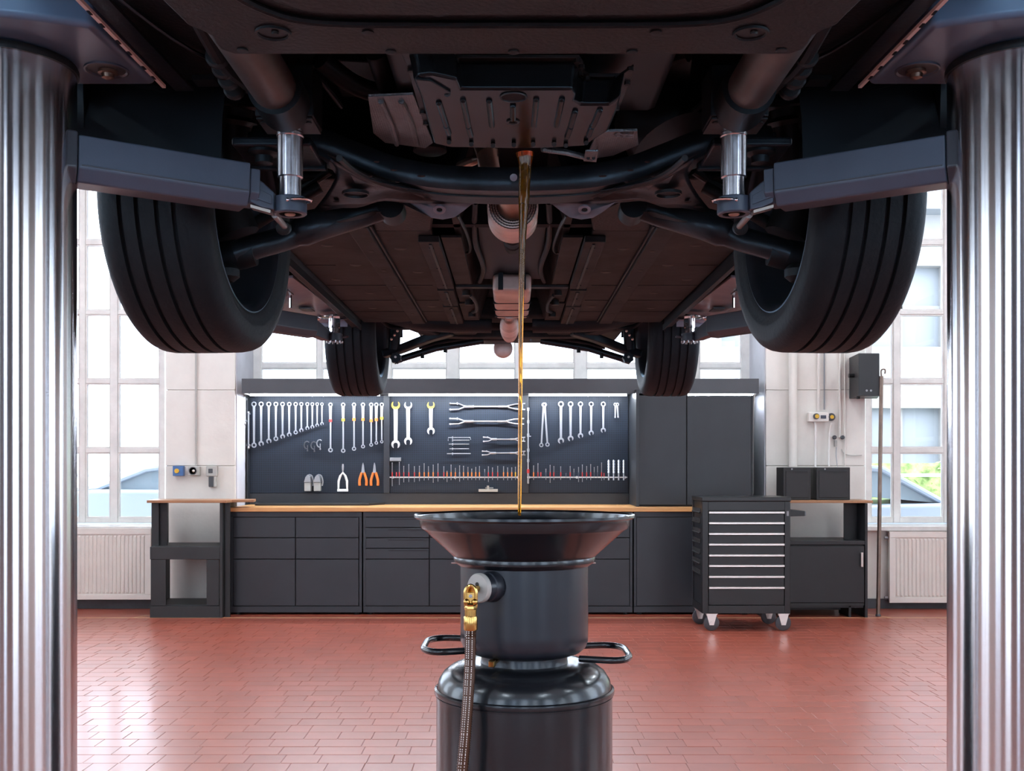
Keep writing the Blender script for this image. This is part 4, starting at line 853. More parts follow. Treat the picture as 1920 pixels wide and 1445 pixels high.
# ---- engine bay contents glimpsed between tray and pan
for (p0, p1, r, m, nm) in (((705,98,.80),(728,165,.76),.021,'darkpart','coolant_pipe'),((745,100,.86),(748,165,.82),.012,'iron','coolant_pipe')):
    B().cyl(H(*p0), H(*p1), r, n=20).build(nm, M[m], car)
B().tube(smoothpath([H(600,110,.86),H(650,150,.84),H(700,172,.83),H(745,175,.82)]), .022, 12).build('intake_hose', M['darkpart'], car)
B().prism([H(612,112,.90),H(700,118,.90),H(740,185,.90),H(640,182,.90)], (0,0,.03)).build('bay_panel', M['darkpart'], car, bevel=.004)
B().prism([H(1200,110,.90),H(1300,112,.90),H(1290,190,.90),H(1200,200,.90)], (0,0,.03)).build('bay_panel', M['darkpart'], car, bevel=.004)
B().tube(smoothpath([H(1290,105,.82),H(1240,120,.82),H(1215,150,.80),H(1195,200,.76)]), .012, 8).build('bay_hose', M['iron'], car)
B().tube(smoothpath([H(1440,110,.88),H(1370,125,.86),H(1330,180,.84),H(1300,210,.82)]), .007, 8).build('wiring_loom', M['darkpart'], car)
B().tube(smoothpath([H(560,115,.86),H(600,150,.85),H(640,200,.84)]), .006, 8).build('wiring_loom', M['darkpart'], car)
# engine block mass above the pan
B().box(-.23,.30,1.74,2.22,zz(.735),zz(1.0)).build('engine_block', M['darkpart'], car, bevel=.02)
B().lathe([(.10,0),(.11,.02),(.11,.10),(.08,.13)], H(1260,262,.80), (-.3,.2,.7), 24).build('gearbox_cover', M['darkpart'], car)
# ---- oil pan
hp = .640
base = [(789,183),(776,152),(784,143),(812,140),(858,150),(866,168),(1073,168),(1080,178),(1078,190),(1090,197),(1140,197),(1163,182),(1158,205),(1141,246),(1116,262),(1099,274),(1030,278),(961,279),(844,277),(813,270),(808,252)]
lo = [H(a, c, hp) for a, c in base]; ctr = sum(lo, Vector())/len(lo)
up_ = [Vector((ctr.x+(p.x-ctr.x)*1.05, p.y if p.y < 1.9 else ctr.y+(p.y-ctr.y)*1.06, zz(.688))) for p in lo]
fl_ = [Vector((ctr.x+(p.x-ctr.x)*1.13, ctr.y+(p.y-ctr.y)*1.10, zz(.689))) for p in lo]
pan = B().ring([lo, [Vector((p.x*.7+q.x*.3, p.y*.7+q.y*.3, p.z+.02)) for p, q in zip(lo, up_)], up_], smooth=False).build('oil_pan', M['pan'], car, bevel=.006, seg=3)
B().prism(fl_, (0,0,.006)).build('pan_flange', M['brownsteel'], pan, bevel=.001, seg=1)
for i in range(0, len(fl_)):
    p = fl_[i]*.6+up_[i]*.4; B().cyl((p.x,p.y,zz(.683)), (p.x,p.y,zz(.690)), .0055, n=6).build('flange_bolt', M['iron'], pan)
cp = lambda u, v: (740+u/3.84, 100+v/3.84)
def rib(u0, v0, u1, v1, r=.0055):
    p, q = H(*cp(u0,v0), hp-.001), H(*cp(u1,v1), hp-.001); n = 7; d = q-p
    B().tube([p-d*.03]+[p+d*k/n for k in range(n+1)]+[q+d*.03], [r*.3]+[r]*(n+1)+[r*.3], 10).build('pan_rib', M['pan'], pan)
for a in [(318,355,370,515),(370,522,390,575),(492,335,530,520),(530,528,548,590),(680,340,700,520),(852,375,852,470),(1020,330,1003,520),(1205,330,1165,520),(1300,415,1270,520),(1268,530,1242,600),(1478,405,1430,520),(1420,530,1398,590)]: rib(*a)
for u, v in [(392,625),(552,640),(708,650),(858,645),(997,640),(1148,640),(1232,650),(1378,630)]:
    p = H(*cp(u,v), hp); B().cyl(p+Vector((0,-.006,-.006)), p+Vector((0,.012,.002)), .0045, n=10).build('pan_stud', M['iron'], pan)
B().lathe([(.0240,-.001),(.0232,-.003),(.0215,-.003),(.0205,-.0005)], H(*cp(855,310),hp), (0,0,1), 28, caps=False).build('drain_ring', M['brownsteel'], pan)
B().lathe([(.0225,-.0008),(.0,-.0006)], H(*cp(855,310),hp), (0,0,1), 28, caps=False).build('drain_recess', M['void'], pan)
B().lathe([(.0125,-.001),(.012,-.003),(.009,-.003),(.0075,-.0005)], H(*cp(852,488),hp), (0,0,1), 24, caps=False).build('drain_ring', M['brownsteel'], pan)
B().cyl(H(*cp(378,288),hp-.002), H(*cp(378,288),hp+.004), .006, n=12).build('pan_stud', M['iron'], pan)
# raised corner pad
P = [H(*cp(a,c), hp-.004) for a, c in [(150,190),(260,200),(330,240),(405,285),(380,305),(210,318),(185,290)]]; B().prism(P, (0,0,.006)).build('corner_pad', M['pan'], pan, bevel=.002)
# ---- dimpled heat shields
def sheet(name, pts, m, th=.004, bevel=.0008):
    return B().prism([Vector(p) for p in pts], (0,0,th)).build(name, M[m], car, bevel=bevel, seg=1)
sheet('heat_shield', [H(690,182,.72),H(775,178,.72),H(812,268,.70),H(798,278,.70),H(722,268,.71),H(700,250,.715)], 'shield', .006)
for u in (734, 772):
    B().tube([H(u-20,190,.716), H(u,232,.708), H(u+10,270,.700)], .006, 8).build('shield_bead', M['shield'], car)
sheet('heat_shield', [H(1098,300,.69),H(1120,248,.69),H(1195,246,.70),H(1197,272,.70),H(1150,292,.695)], 'shield', .006)
B().tube([H(1016,279,.66),H(1060,285,.66),H(1108,297,.66)], .006, 8, flat=1.5).build('shield_hem', M['shield'], car)
B().prism([H(1098,284,.655),H(1122,284,.655),H(1118,304,.655),H(1094,302,.655)], (0,0,.004)).build('shield_tab', M['shield'], car)
for q in (1103,1113): B().cyl(H(q,296,.6535), H(q,296,.656), .004, n=8).build('bolt', M['iron'], car)
for k in range(3): B().lathe([(.010,-.001),(.008,-.003),(.006,-.001)], H(1160+k*11,252+k*1,.694), (0,0,1), 16, caps=False).build('shield_emboss', M['shield'], car)
B().prism([H(1180,170,.80),H(1200,140,.80),H(1216,128,.80),H(1208,165,.80),H(1190,182,.80)], (0,0,.005)).build('heat_shield', M['shield'], car)
# ---- exhaust downpipe behind the pan
B().tube([H(905,262,.78),H(915,290,.72),H(917,318,.70)], .026, 24).build('downpipe', M['copper'], car)
B().tube(smoothpath([H(862,312,.75),H(890,300,.75),H(905,296,.76)]), .012, 10).build('exhaust_bracket', M['copper'], car)
B().lathe([(.03,0),(.038,.004),(.034,.02)], H(806,287,.70), (0,0,1), 20).build('rubber_mount', M['iron'], car)
# ---- front subframe
half = [H(488,272,.740),H(540,268,.742),H(600,275,.735),H(660,297,.713),H(715,318,.690),H(770,333,.668),H(830,343,.652),H(900,347,.644),H(960,348,.642)]
path = smoothpath(half+mx(half[:-1])[::-1], 4)
sec = [(-.031,-.014),(-.024,-.025),(.0,-.028),(.024,-.025),(.031,-.014),(.031,.014),(.020,.029),(-.020,.029),(-.031,.014)]; path = [p_+Vector((0,-.03,-.001)) for p_ in path]
B().sweep(path, sec, smooth=True).build('subframe', M['subf'], car, sharp=50)
sec2 = [(-.034,-.004),(-.034,.004),(.030,.004),(.030,-.004)]
B().sweep([p+Vector((0,.045,-.026)) for p in path], sec2).build('subframe_flange', M['brownsteel'], car, bevel=.001, seg=1)
for s in (-1, 1):
    mm = (lambda L: L) if s < 0 else mx
    # gusset plate with the large oval hole
    up = [(620,296),(690,332),(760,350),(840,361),(960,366)]; dn = [(960,376),(900,377),(860,378),(800,379),(755,376),(715,373),(672,388),(640,388),(600,398),(578,402),(575,394),(610,385),(640,372),(652,350),(648,325),(632,300)]
    def hh(py): return .648-(py-280)*.00022
    def resamp(L, n):
        L = [Vector((a, c, 0)) for a, c in L]; d = [0]
        for a, c in zip(L, L[1:]): d.append(d[-1]+(c-a).length)
        out = []
        for k_ in range(n):
            q = d[-1]*k_/(n-1); j = min(max(i for i in range(len(d)) if d[i] <= q+1e-9), len(L)-2); u = (q-d[j])/(d[j+1]-d[j]); out.append(L[j].lerp(L[j+1], u))
        return out
    U = resamp(smoothpath([(a, c, 0) for a, c in up], 4) and [(v_.x, v_.y) for v_ in smoothpath([(a, c, 0) for a, c in up], 4)], 30)
    D = resamp([(v_.x, v_.y) for v_ in smoothpath([(a, c, 0) for a, c in [(578,403),(606,394),(640,387),(675,386),(715,374),(755,377),(800,379),(860,379),(960,377)]], 4)], 30)
    V = 8; pts = []; b = B()
    for i, (u_, d_) in enumerate(zip(U, D)):
        t_ = i/29
        for v_ in range(V+1):
            w_ = v_/V; q = u_.lerp(d_, w_); q = q+Vector((30*(1-t_)**4*math.sin(math.pi*w_), 0, 0)); P_ = H(q.x, q.y, hh(q.y)); P_.z += (.020*math.sin(math.pi*w_)**1.5*(1-.55*t_)-.006*math.sin(math.pi*w_)*math.sin(7*t_))
            pts.append(P_)
    pts = mm(pts); F_ = [(i*(V+1)+j, i*(V+1)+j+1, (i+1)*(V+1)+j+1, (i+1)*(V+1)+j) for i in range(29) for j in range(V)]
    g_ = b.poly(pts, F_, smooth=True).build('subframe_gusset', M['subf'], car, sharp=60); so = g_.modifiers.new('thickness', 'SOLIDIFY'); so.thickness = .004
    c = mm([H(667,361,hh(361)-.002)])[0]
    B().lathe([(.031,.001),(.031,-.006),(.0275,-.006),(.0265,.001)], c, (0,0,1), 32, caps=False).build('gusset_ring', M['brownsteel'], car)
    B().lathe([(.0268,-.0005),(0,-.0005)], c, (0,0,1), 32, caps=False).build('gusset_opening', M['darkpart'], car)
    for a, q, r in ((630,378,.008),(612,388,.011),(706,303,.006),(738,319,.007),(790,330,.009),(745,341,.006),(695,330,.005),(880,372,.012),(800,372,.010)):
        p = mm([H(a, q, hh(q)-.0012)])[0]; B().lathe([(r,0),(r*.75,-.001),(0,-.001)], p, (0,0,1), 14, caps=False).build('pressed_hole', M['void'], car)
    B().tube(smoothpath(mm([H(636,296,.644),H(668,322,.640),H(715,342,.636),H(780,358,.633),H(860,368,.631),H(960,371,.630)])), .0075, 8).build('gusset_ridge', M['brownsteel'], car)
    B().tube(smoothpath(mm([H(575,398,.628),H(640,384,.630),H(715,370,.632),H(760,373,.632),H(860,376,.631),H(960,376,.631)])), .005, 8).build('gusset_hem', M['brownsteel'], car)
    B().prism(mm([H(650,318,.640),H(672,322,.640),H(712,346,.636),H(705,358,.636),H(690,345,.636),H(665,345,.636)]), (0,0,.005)).build('gusset_swage', M['subf'], car, bevel=.004)
    # inner bow around the dark opening
    Pb = mm([H(560,285,.70),H(600,290,.69),H(632,315,.67),H(645,350,.655),H(636,372,.645),H(606,390,.635)]); B().sweep(smoothpath(Pb,4), [(-.010,-.004),(-.010,.004),(.010,.004),(.010,-.004)]).build('inner_bow', M['subf'], car)
    Pd = mm([H(572,288,.71),H(612,288,.71),H(640,300,.71),H(630,312,.71),H(600,310,.71)]); B().prism(Pd, (0,0,.01)).build('bush_cover', M['subf'], car, bevel=.004)
    # hanging bracket tab with bolt hole
    Pt = mm([H(742,374,.632),H(765,379,.624),H(790,398,.612),H(808,409,.602),H(830,412,.600),H(852,408,.604),H(868,397,.612),H(884,384,.622),H(905,377,.630),H(860,374,.636),H(800,374,.636)])
    B().prism(Pt, (0,.004,.006)).build('bracket_tab', M['bluesteel'], car, bevel=.002)
    p = mm([H(824,391,.6140)])[0]; d = Vector((0,-.55,-1)).normalized()
    B().lathe([(.015,-.002),(.015,.002),(.012,.003),(.008,.003),(.007,.0)], p+d*.002, d, 24, caps=False).build('tab_boss', M['bluesteel'], car)
    B().cyl(p+d*.0, p+d*.0035, .0068, n=14).build('tab_hole', M['void'], car)
    # thin stay bent behind the tab
    Ps = mm([H(858,404,.62),H(872,430,.66),H(882,462,.70),H(876,474,.70),H(850,472,.69)]); B().tube(smoothpath(Ps), .0045, 8).build('brace_stay', M['brownsteel'], car)
    # lower control arm
    Pa = mm([H(735,385,.655),H(690,398,.640),H(640,410,.620),H(590,424,.590),H(540,445,.560),H(480,462,.528),H(440,476,.508)])
    sp = smoothpath(Pa, 4); B().tube(sp, [.028+.010*math.sin(math.pi*k/(len(sp)-1)) if k < len(sp)*.6 else .030 for k in range(len(sp))], 14, flat=1.0).build('control_arm', M['subf'], car)
    Pf = mm([H(738,398,.64),H(640,424,.61),H(585,452,.58),H(545,464,.558),H(500,468,.545),H(530,446,.552),H(600,425,.585),H(700,397,.632)]); B().prism(Pf, (0,0,.005)).build('arm_flange', M['brownsteel'], car, bevel=.001, seg=1)
    for a, q in ((547,451),(710,397)): B().lathe([(.0075,0),(.006,-.002),(0,-.002)], mm([H(a,q,.553 if a < 600 else .632)])[0], (0,0,1), 14, caps=False).build('pressed_hole', M['void'], car)
    p = mm([H(735,390,.65)])[0]; B().cyl(p+Vector((0,-.035,0)), p+Vector((0,.035,-.005)), .033, n=24).build('arm_bush', M['darkpart'], car)
    # outer joint, steering knuckle and tie rod
    p = mm([H(455,476,.51)])[0]; q_ = mm([H(425,505,.47)])[0]
    B().lathe([(.032,-.03),(.036,0),(.036,.05),(.028,.06)], p, (Vector((s*1,0,-.15))), 20).build('knuckle_sleeve', M['darkpart'], car)
    B().cyl((s*.66,2.58,zz(.56)), (s*.70,2.58,zz(.66)), .05, n=20).build('hub_carrier', M['iron'], car)
    B().lathe([(.02,0),(.030,-.012),(.030,-.03),(.016,-.042)], q_+Vector((0,0,.012)), (0,0,1), 20).build('ball_joint', M['iron'], car)
    B().tube(smoothpath(mm([H(470,430,.62),H(500,408,.66),H(560,360,.72),H(620,320,.76)])), .011, 10).build('tie_rod', M['brownsteel'], car)
    B().tube(smoothpath(mm([H(445,440,.60),H(520,395,.66),H(600,350,.72)])), .016, 12).build('drive_shaft', M['iron'], car)
    # arm pin bush in front
    p = mm([H(532,427,.535)])[0]; B().lathe([(.013,-.012),(.016,-.010),(.016,.010),(.013,.012),(.006,.012)], p, (0,1,.25), 20).build('link_bush', M['iron'], car)
# rivet on the crossmember
B().lathe([(.008,0),(.008,-.003),(.005,-.004)], H(963,342,.6195)+Vector((0,-.012,.008)), (0,.9,.45), 16).build('bolt', M['bluesteel'], car)
# ---- floor pan, tunnel and stiffeners
hf = .685
for s in (-1, 1):
    sx = lambda a, c: sorted((s*a, s*c))
    B().box(*sx(.235,.705), 3.10, 5.06, zz(hf), zz(hf+.02)).build('floor_pan', M['floorpan'], car, bevel=.004)
    B().prism([(s*.18,2.72,zz(.735)),(s*.60,2.76,zz(.745)),(s*.66,3.11,zz(hf)),(s*.235,3.11,zz(hf))], (0,0,.02)).build('toe_board', M['under'], car, bevel=.01)
    B().box(*sx(.405,.465), 2.98, 4.98, zz(hf-.018), zz(hf-.001)).build('floor_rail', M['floorpan'], car, bevel=.004)
    B().box(*sx(.396,.402), 3.0, 4.98, zz(hf-.010), zz(hf-.001)).build('rail_flange', M['brownsteel'], car)
    for a, c, e in ((3.15,3.98,.245),(4.02,4.40,.25),(4.43,4.95,.255)):
        b = B().box(*sx(e-.03,e+.032), a, c, zz(hf-.022), zz(hf-.001)); b.build('tunnel_rail', M['floorpan'], car, bevel=.003)
        B().box(*sx(e-.006,e+.002), a+.02, c-.02, zz(hf-.026), zz(hf-.0225)).build('rail_bead', M['brownsteel'], car)
        B().box(*sx(.15,e-.034), a+.01, c-.01, zz(hf-.006), zz(hf+.003)).build('tunnel_flange', M['floorpan'], car, bevel=.002)
        for dy in (.1,.5,.9): B().cyl((s*e,a+(c-a)*dy,zz(hf-.0255)), (s*e,a+(c-a)*dy,zz(hf-.022)), .008, n=10).build('bolt', M['iron'], car)
    for ya, xa_ in ((3.62,.60),(4.02,.30),(4.38,.30),(4.70,.30)):
        B().box(*sx(xa_,.70), ya, ya+.012, zz(hf-.0018), zz(hf-.0002)).build('floor_seam', M['floorpan'], car)
    for xx, ya in ((.57,3.3),(.53,3.62),(.64,3.9),(.35,3.35),(.33,3.75),(.56,4.2),(.34,4.55),(.60,4.6),(.435,3.3),(.435,3.62),(.435,3.95),(.435,4.3),(.435,4.65)):
        zt_ = hf-.0005 if xx != .435 else hf-.0185
        B().lathe([(.020 if xx != .435 else .010,0),(.016 if xx != .435 else .008,-.0015),(0,-.0015)], (s*xx,ya,zz(zt_)), (0,0,1), 16, caps=False).build('floor_plug', M['darkpart'], car)
    # sill
    B().sweep([(s*.728,3.14,zz(.70)),(s*.738,5.02,zz(.70))], [(-.022,-.035),(-.016,-.045),(.016,-.04),(.026,-.02),(.026,.06),(-.022,.06)]).build('sill', M['under'], car, bevel=.004)
    B().box(*sx(.706,.711), 3.16, 5.0, zz(.640), zz(.665)).build('sill_flange', M['darkpart'], car)
    # corner fillet behind the front wheel
    B().prism([(s*.56,3.0,zz(.70)),(s*.72,3.02,zz(.70)),(s*.72,3.14,zz(.67)),(s*.58,3.14,zz(.68))], (0,0,.05)).build('arch_closure', M['darkpart'], car, bevel=.01)
    # tunnel walls
    B().prism([(s*.15,2.75,zz(.70)),(s*.17,2.75,zz(.70)),(s*.115,2.75,zz(.86)),(s*.10,2.75,zz(.86))], (0,2.3,0)).build('tunnel_wall', M['floorpan'], car)
    B().tube(smoothpath([(s*.10,2.9,zz(.72)),(s*.115,3.3,zz(.70)),(s*.10,3.75,zz(.70)),(s*.12,3.97,zz(.69))]), .009, 8).build('brake_line', M['darkpart'], car)
    B().tube(smoothpath([(s*.16,4.1,zz(.66)),(s*.145,4.3,zz(.66)),(s*.15,4.5,zz(.66)),(s*.17,4.62,zz(.67))]), .007, 8).build('brake_line', M['brownsteel'], car)
    for q in (4.08,4.32,4.66): B().cyl((s*.175,q,zz(.655)), (s*.175,q,zz(.675)), .016, n=14).build('bolt', M['iron'], car)
    B().prism([(s*.14,2.7,zz(.70)),(s*.36,2.7,zz(.72)),(s*.33,2.98,zz(.71)),(s*.16,2.95,zz(.70))], (0,0,.03)).build('tunnel_gusset', M['under'], car, bevel=.01)
B().box(-.12, .12, 2.75, 5.05, zz(.86), zz(.88)).build('tunnel_roof', M['darkpart'], car)
B().box(-.21, .21, 3.99, 4.03, zz(.672), zz(.682)).build('tunnel_brace', M['brownsteel'], car, bevel=.002)
b = B().prism([(-.105,3.15,zz(.74)),(.105,3.15,zz(.74)),(.105,3.95,zz(.695)),(-.105,3.95,zz(.695))], (0,0,.006)); b.build('tunnel_shield', M['darkpart'], car, bevel=.002)
# catalytic converter: perforated front cone, two bands, tail
ax = Vector((0,1,-.045)).normalized(); c0 = Vector((.002,2.70,zz(.662)))
cat_ = B().lathe([(.040,0.0),(.060,.004),(.0655,.012),(.0655,.055),(.063,.060),(.063,.080),(.0655,.085),(.0655,.125),(.056,.150),(.030,.175)], c0, ax, 48).build('catalytic_converter', M['exhaust'], car, sharp=25)
for j in range(4): B().lathe([(.061-.006*j,.001-.002*j),(.0595-.006*j,-.004-.002*j),(.058-.006*j,.000-.002*j)], c0, ax, 60, caps=False).build('cone_ring', M['brownsteel'], cat_)
b = B()
for j in range(4):
    rj = .060-.006*j
    for k in range(44):
        t = 2*math.pi*(k+.5*(j % 2))/44; p = c0+Vector((math.cos(t)*rj, -.001-.002*j, math.sin(t)*rj)); b.ball(p, .0019, 6)
b.build('perforations', M['alu'], cat_, kind='stuff')
B().tube([c0+Vector((0,-.12,.03)), c0+Vector((0,-.02,.004)), c0+Vector((0,.002,0))], [.036,.036,.040], 24).build('inlet_pipe', M['copper'], cat_)
B().tube(smoothpath([c0+ax*.17, Vector((.002,3.1,zz(.672))), Vector((.0,3.35,zz(.70))), Vector((0,3.6,zz(.74)))]), .024, 20).build('exhaust_pipe', M['iron'], car)
for k in range(3): B().lathe([(.024,-.006),(.028,0),(.024,.006)], (.002,3.0+.10*k,zz(.667+.004*k)), (0,1,.03), 24, caps=False).build('pipe_ring', M['iron'], car)
# centre silencer
sil = B().box(-.070, .070, 3.86, 4.55, zz(.632), zz(.70)).build('silencer', M['exhaust'], car, bevel=.016, seg=4)
for q in (4.12,4.30,4.48): B().box(-.072, .072, q, q+.010, zz(.630), zz(.68)).build('silencer_seam', M['iron'], sil)
B().box(-.05, -.032, 3.845, 3.865, zz(.64), zz(.70)).build('silencer_bracket', M['darkpart'], sil); B().box(.032,.05,3.845,3.865,zz(.64),zz(.70)).build('silencer_bracket', M['darkpart'], sil)
for k in range(9): B().lathe([(.026,-.022),(.044-.0007*abs(k-4)**2,0),(.026,.022)], (-.012,4.62+.075*k,zz(.640)), (0,1,0), 24, caps=False).build('bellows', M['exhaust'], car, sharp=20)
B().cyl((-.012,4.5,zz(.65)), (-.012,5.35,zz(.65)), .026, n=16).build('exhaust_pipe', M['exhaust'], car)
B().lathe([(.03,-.05),(.05,-.04),(.055,0),(.05,.04),(.03,.05)], (-.05,5.95,zz(.66)), (0,1,0), 24).build('rear_silencer', M['exhaust'], car)
# ---- rear axle carrier and arms
B().box(-.52, .60, 5.52, 6.12, zz(.705), zz(.87)).build('spare_wheel_well', M['under'], car, bevel=.05, seg=3)
B().box(-.62, .62, 5.02, 5.2, zz(.70), zz(.80)).build('heel_panel', M['floorpan'], car, bevel=.02)
for s in (-1, 1):
    sx = lambda a, c: sorted((s*a, s*c))
    B().tube(smoothpath([(s*.10,5.10,zz(.69)),(s*.30,5.08,zz(.69)),(s*.45,5.06,zz(.70)),(s*.58,5.15,zz(.74))]), [.05]*13, 14, flat=1.0, up=(0,1,0)).build('tank_bulge', M['under'], car)
    B().sweep(smoothpath([(s*.02,5.45,zz(.675)),(s*.25,5.45,zz(.675)),(s*.36,5.38,zz(.672)),(s*.45,5.22,zz(.68)),(s*.52,5.12,zz(.70))]), [(-.04,-.018),(.04,-.018),(.04,.018),(-.04,.018)]).build('rear_subframe', M['floorpan'], car, bevel=.008)
    B().prism([(s*.14,5.12,zz(.668)),(s*.36,5.10,zz(.668)),(s*.43,5.25,zz(.668)),(s*.34,5.42,zz(.668)),(s*.18,5.40,zz(.668))], (0,0,.02)).build('carrier_plate', M['floorpan'], car, bevel=.008)
    a1 = [(s*.30,5.32,zz(.675)),(s*.42,5.36,zz(.645)),(s*.56,5.42,zz(.600)),(s*.655,5.45,zz(.575))]
    B().sweep(smoothpath(a1), [(-.03,-.020),(.03,-.020),(.03,.020),(-.03,.020)]).build('rear_arm', M['subf'], car, bevel=.008)
    B().tube([(s*.15,5.62,zz(.665)),(s*.40,5.62,zz(.625)),(s*.62,5.60,zz(.555))], .018, 12).build('track_rod', M['subf'], car)
    B().tube([(s*.10,5.7,zz(.70)),(s*.35,5.72,zz(.675)),(s*.50,5.72,zz(.64))], .012, 10).build('anti_roll_bar', M['darkpart'], car)
    for q in (.35,.47): B().cyl((s*q,5.60,zz(.625-(q-.35)*.25)), (s*q,5.60,zz(.600-(q-.35)*.25)), .010, n=8).build('bolt', M['iron'], car)
    b = B(); pts = []
    for k in range(14):
        t = 2*math.pi*k/14; r = .030 if k % 2 else .024; pts.append((s*.590+math.cos(t)*r, 5.40, zz(.553)+math.sin(t)*r))
    b.prism(pts, (0,.05,0)).build('mount_knob', M['darkpart'], car, bevel=.002)
    B().cyl((s*.590,5.395,zz(.556)), (s*.590,5.40,zz(.556)), .006, n=10).build('knob_centre', M['alu'], car)
    B().tube([(s*.55,5.35,zz(.95)),(s*.585,5.38,zz(.75)),(s*.60,5.42,zz(.60))], .03, 14).build('rear_damper', M['darkpart'], car)
    B().tube(smoothpath([(s*.64,5.2,zz(.72)),(s*.60,5.25,zz(.69)),(s*.53,5.22,zz(.68)),(s*.47,5.2,zz(.69))]), .010, 8).build('cable_loom', M['darkpart'], car)
    for q in range(3): B().ball((s*(.56+.015*q),5.22,zz(.665-.02*q)), .007, 8).build('bolt', M['alu'], car)
B().box(-.30,.0,5.75,5.95,zz(.68),zz(.72)).build('rear_silencer_box', M['darkpart'], car, bevel=.02)
B().box(.10,.28,5.75,5.95,zz(.69),zz(.72)).build('rear_silencer_box', M['darkpart'], car, bevel=.02)
# ================================================================ lift columns with arms
def lift(s):
    side = 'left' if s < 0 else 'right'
    xc, yc, r = s*.921, 1.95, .117
    t = thing('lift_column', (xc, yc, 0), 'polished steel lift piston at the %s with blue-grey head and arms' % side, 'vehicle lift')
    B().cyl((xc,yc,0), (xc,yc,zz(.735)), r, n=384).build('piston', M['piston'], t)
    B().lathe([(.117,.724),(.1205,.724),(.1212,.728),(.1212,.733),(.119,.738)], (xc,yc,HC), (0,0,1), 96, caps=False).build('collar', M['iron'], t)
    B().lathe([(.20,0),(.20,.012),(.16,.016),(.119,.016)], (xc,yc,0), (0,0,1), 64).build('floor_flange', M['piston'], t)
    # head plate: rounded front, straight rear edge, recess with bolt
    P = [(s*.692,2.078),(s*.708,1.80)]+[(s*(.708+.21*k/8), 1.80-.055*math.sin(math.pi/2*k/8)) for k in range(1,9)]+[(s*1.10,1.74),(s*1.20,1.80),(s*1.20,2.078)]
    B().prism([(a, c, zz(.742)) for a, c in P], (0,0,.05)).build('head_plate', M['headpaint'], t, bevel=.012, seg=3)
    c = Vector((s*.757,1.992,zz(.742))) 
    B().lathe([(.040,.0005),(.040,-.003),(.037,-.0035),(.034,-.0005)], c, (0,0,1), 40, caps=False).build('recess_rim', M['liftblue'], t)
    B().lathe([(.034,-.0006),(0,-.0006)], c, (0,0,1), 40, caps=False).build('recess', M['liftdark'], t)
    B().lathe([(.018,-.001),(.018,-.006),(.012,-.007),(.011,-.014),(.003,-.017)], c+Vector((0,.006,0)), (0,0,1), 24).build('centre_bolt', M['pole'], t)
    B().prism([(s*.90,1.70,zz(.81)),(s*1.2,1.72,zz(.81)),(s*1.2,1.80,zz(.86)),(s*.74,1.80,zz(.86)),(s*.74,1.74,zz(.81))], (0,0,.05)).build('head_cover', M['darkpart'], t, bevel=.006)
    # carrier beam along the sill
    B().prism([(s*.93,1.95,zz(.700)),(s*.955,1.95,zz(.690)),(s*1.02,1.95,zz(.690)),(s*1.02,1.95,zz(.755)),(s*.93,1.95,zz(.755))], (0,3.15,0)).build('carrier_beam', M['silver'], t, bevel=.003)
    B().box(*sorted((s*.922,s*.929)), 2.0, 5.05, zz(.742), zz(.757)).build('beam_flange', M['silver'], t)
    B().prism([(s*.80,3.9,zz(.690)),(s*.929,3.86,zz(.672)),(s*.929,5.02,zz(.672)),(s*.775,5.02,zz(.690))], (0,0,.012)).build('sill_support', M['silver'], t, bevel=.003)
    for q in (4.05,4.5): B().box(*sorted((s*.85,s*.90)), q, q+.10, zz(.668), zz(.673)).build('support_slot', M['liftdark'], t)
    B().box(*sorted((s*.775, s*.925)), 5.021, 5.03, zz(.66), zz(.70)).build('support_end', M['silver'], t)
    # front arm
    A = Vector((s*.815,1.985,zz(.565))); E = Vector((s*.541,2.150,zz(.560)))
    d = (E-A).normalized()
    prof = [(-.046,.042),(-.046,-.018),(-.024,-.042),(.030,-.042),(.046,-.018),(.046,.042)]
    up = (0,0,1)
    sgn = 1 if s < 0 else -1
    sec = [(x*sgn, z) for x, z in prof]
    arm = B().sweep([A, E], sec if s < 0 else [(x, z) for x, z in sec]).build('front_arm', M['liftblue'], t, bevel=.004, seg=3)
    # groove line along the face
    nrm = d.cross(Vector((0,0,1))).normalized(); nrm = -nrm if nrm.y > 0 else nrm
    g0 = A+d*.006+nrm*.0465+Vector((0,0,-.0135)); g1 = E-d*.004+nrm*.0465+Vector((0,0,-.0135))
    B().tube([g0, g1], .0013, 6).build('arm_seam', M['liftdark'], arm)
    # root collar behind the piston
    B().sweep([A-d*.10, A-d*.001], [(x*1.10, z*1.12) for x, z in prof]).build('arm_root', M['liftdark'], arm, bevel=.004)
    B().cyl(A-d*.10+Vector((0,.03,-.05)), A-d*.10+Vector((0,.03,.19)), .055, n=32).build('arm_pivot', M['liftblue'], arm)
    # arm tip collar
    B().sweep([E+d*.0015, E+d*.022], [(x*.86, z*.80) for x, z in prof]).build('tip_collar', M['liftblue'], arm, bevel=.003)
    # cranked extension to the pad cup
    Cc = Vector((s*.4545,2.185,zz(.5325)))
    e0 = E+d*.022+Vector((0,0,-.004)); e1 = Cc+Vector((s*.026,0,.004))
    rg = []
    for c_, w, hgt in ((e0,.036,.028),(e0+(e1-e0)*.5,.033,.026),(e1,.033,.0175)):
        sd = Vector((0,1,0)); rg.append([c_+Vector((0,-w,hgt)), c_+Vector((0,w,hgt)), c_+Vector((0,w,-hgt)), c_+Vector((0,-w,-hgt))])
    B().ring(rg, smooth=False).build('extension', M['liftblue'], arm, bevel=.003)
    f0, f1 = e0+(e1-e0)*.12+Vector((0,-.0365,-.006)), e0+(e1-e0)*.92+Vector((0,-.0345,-.004))
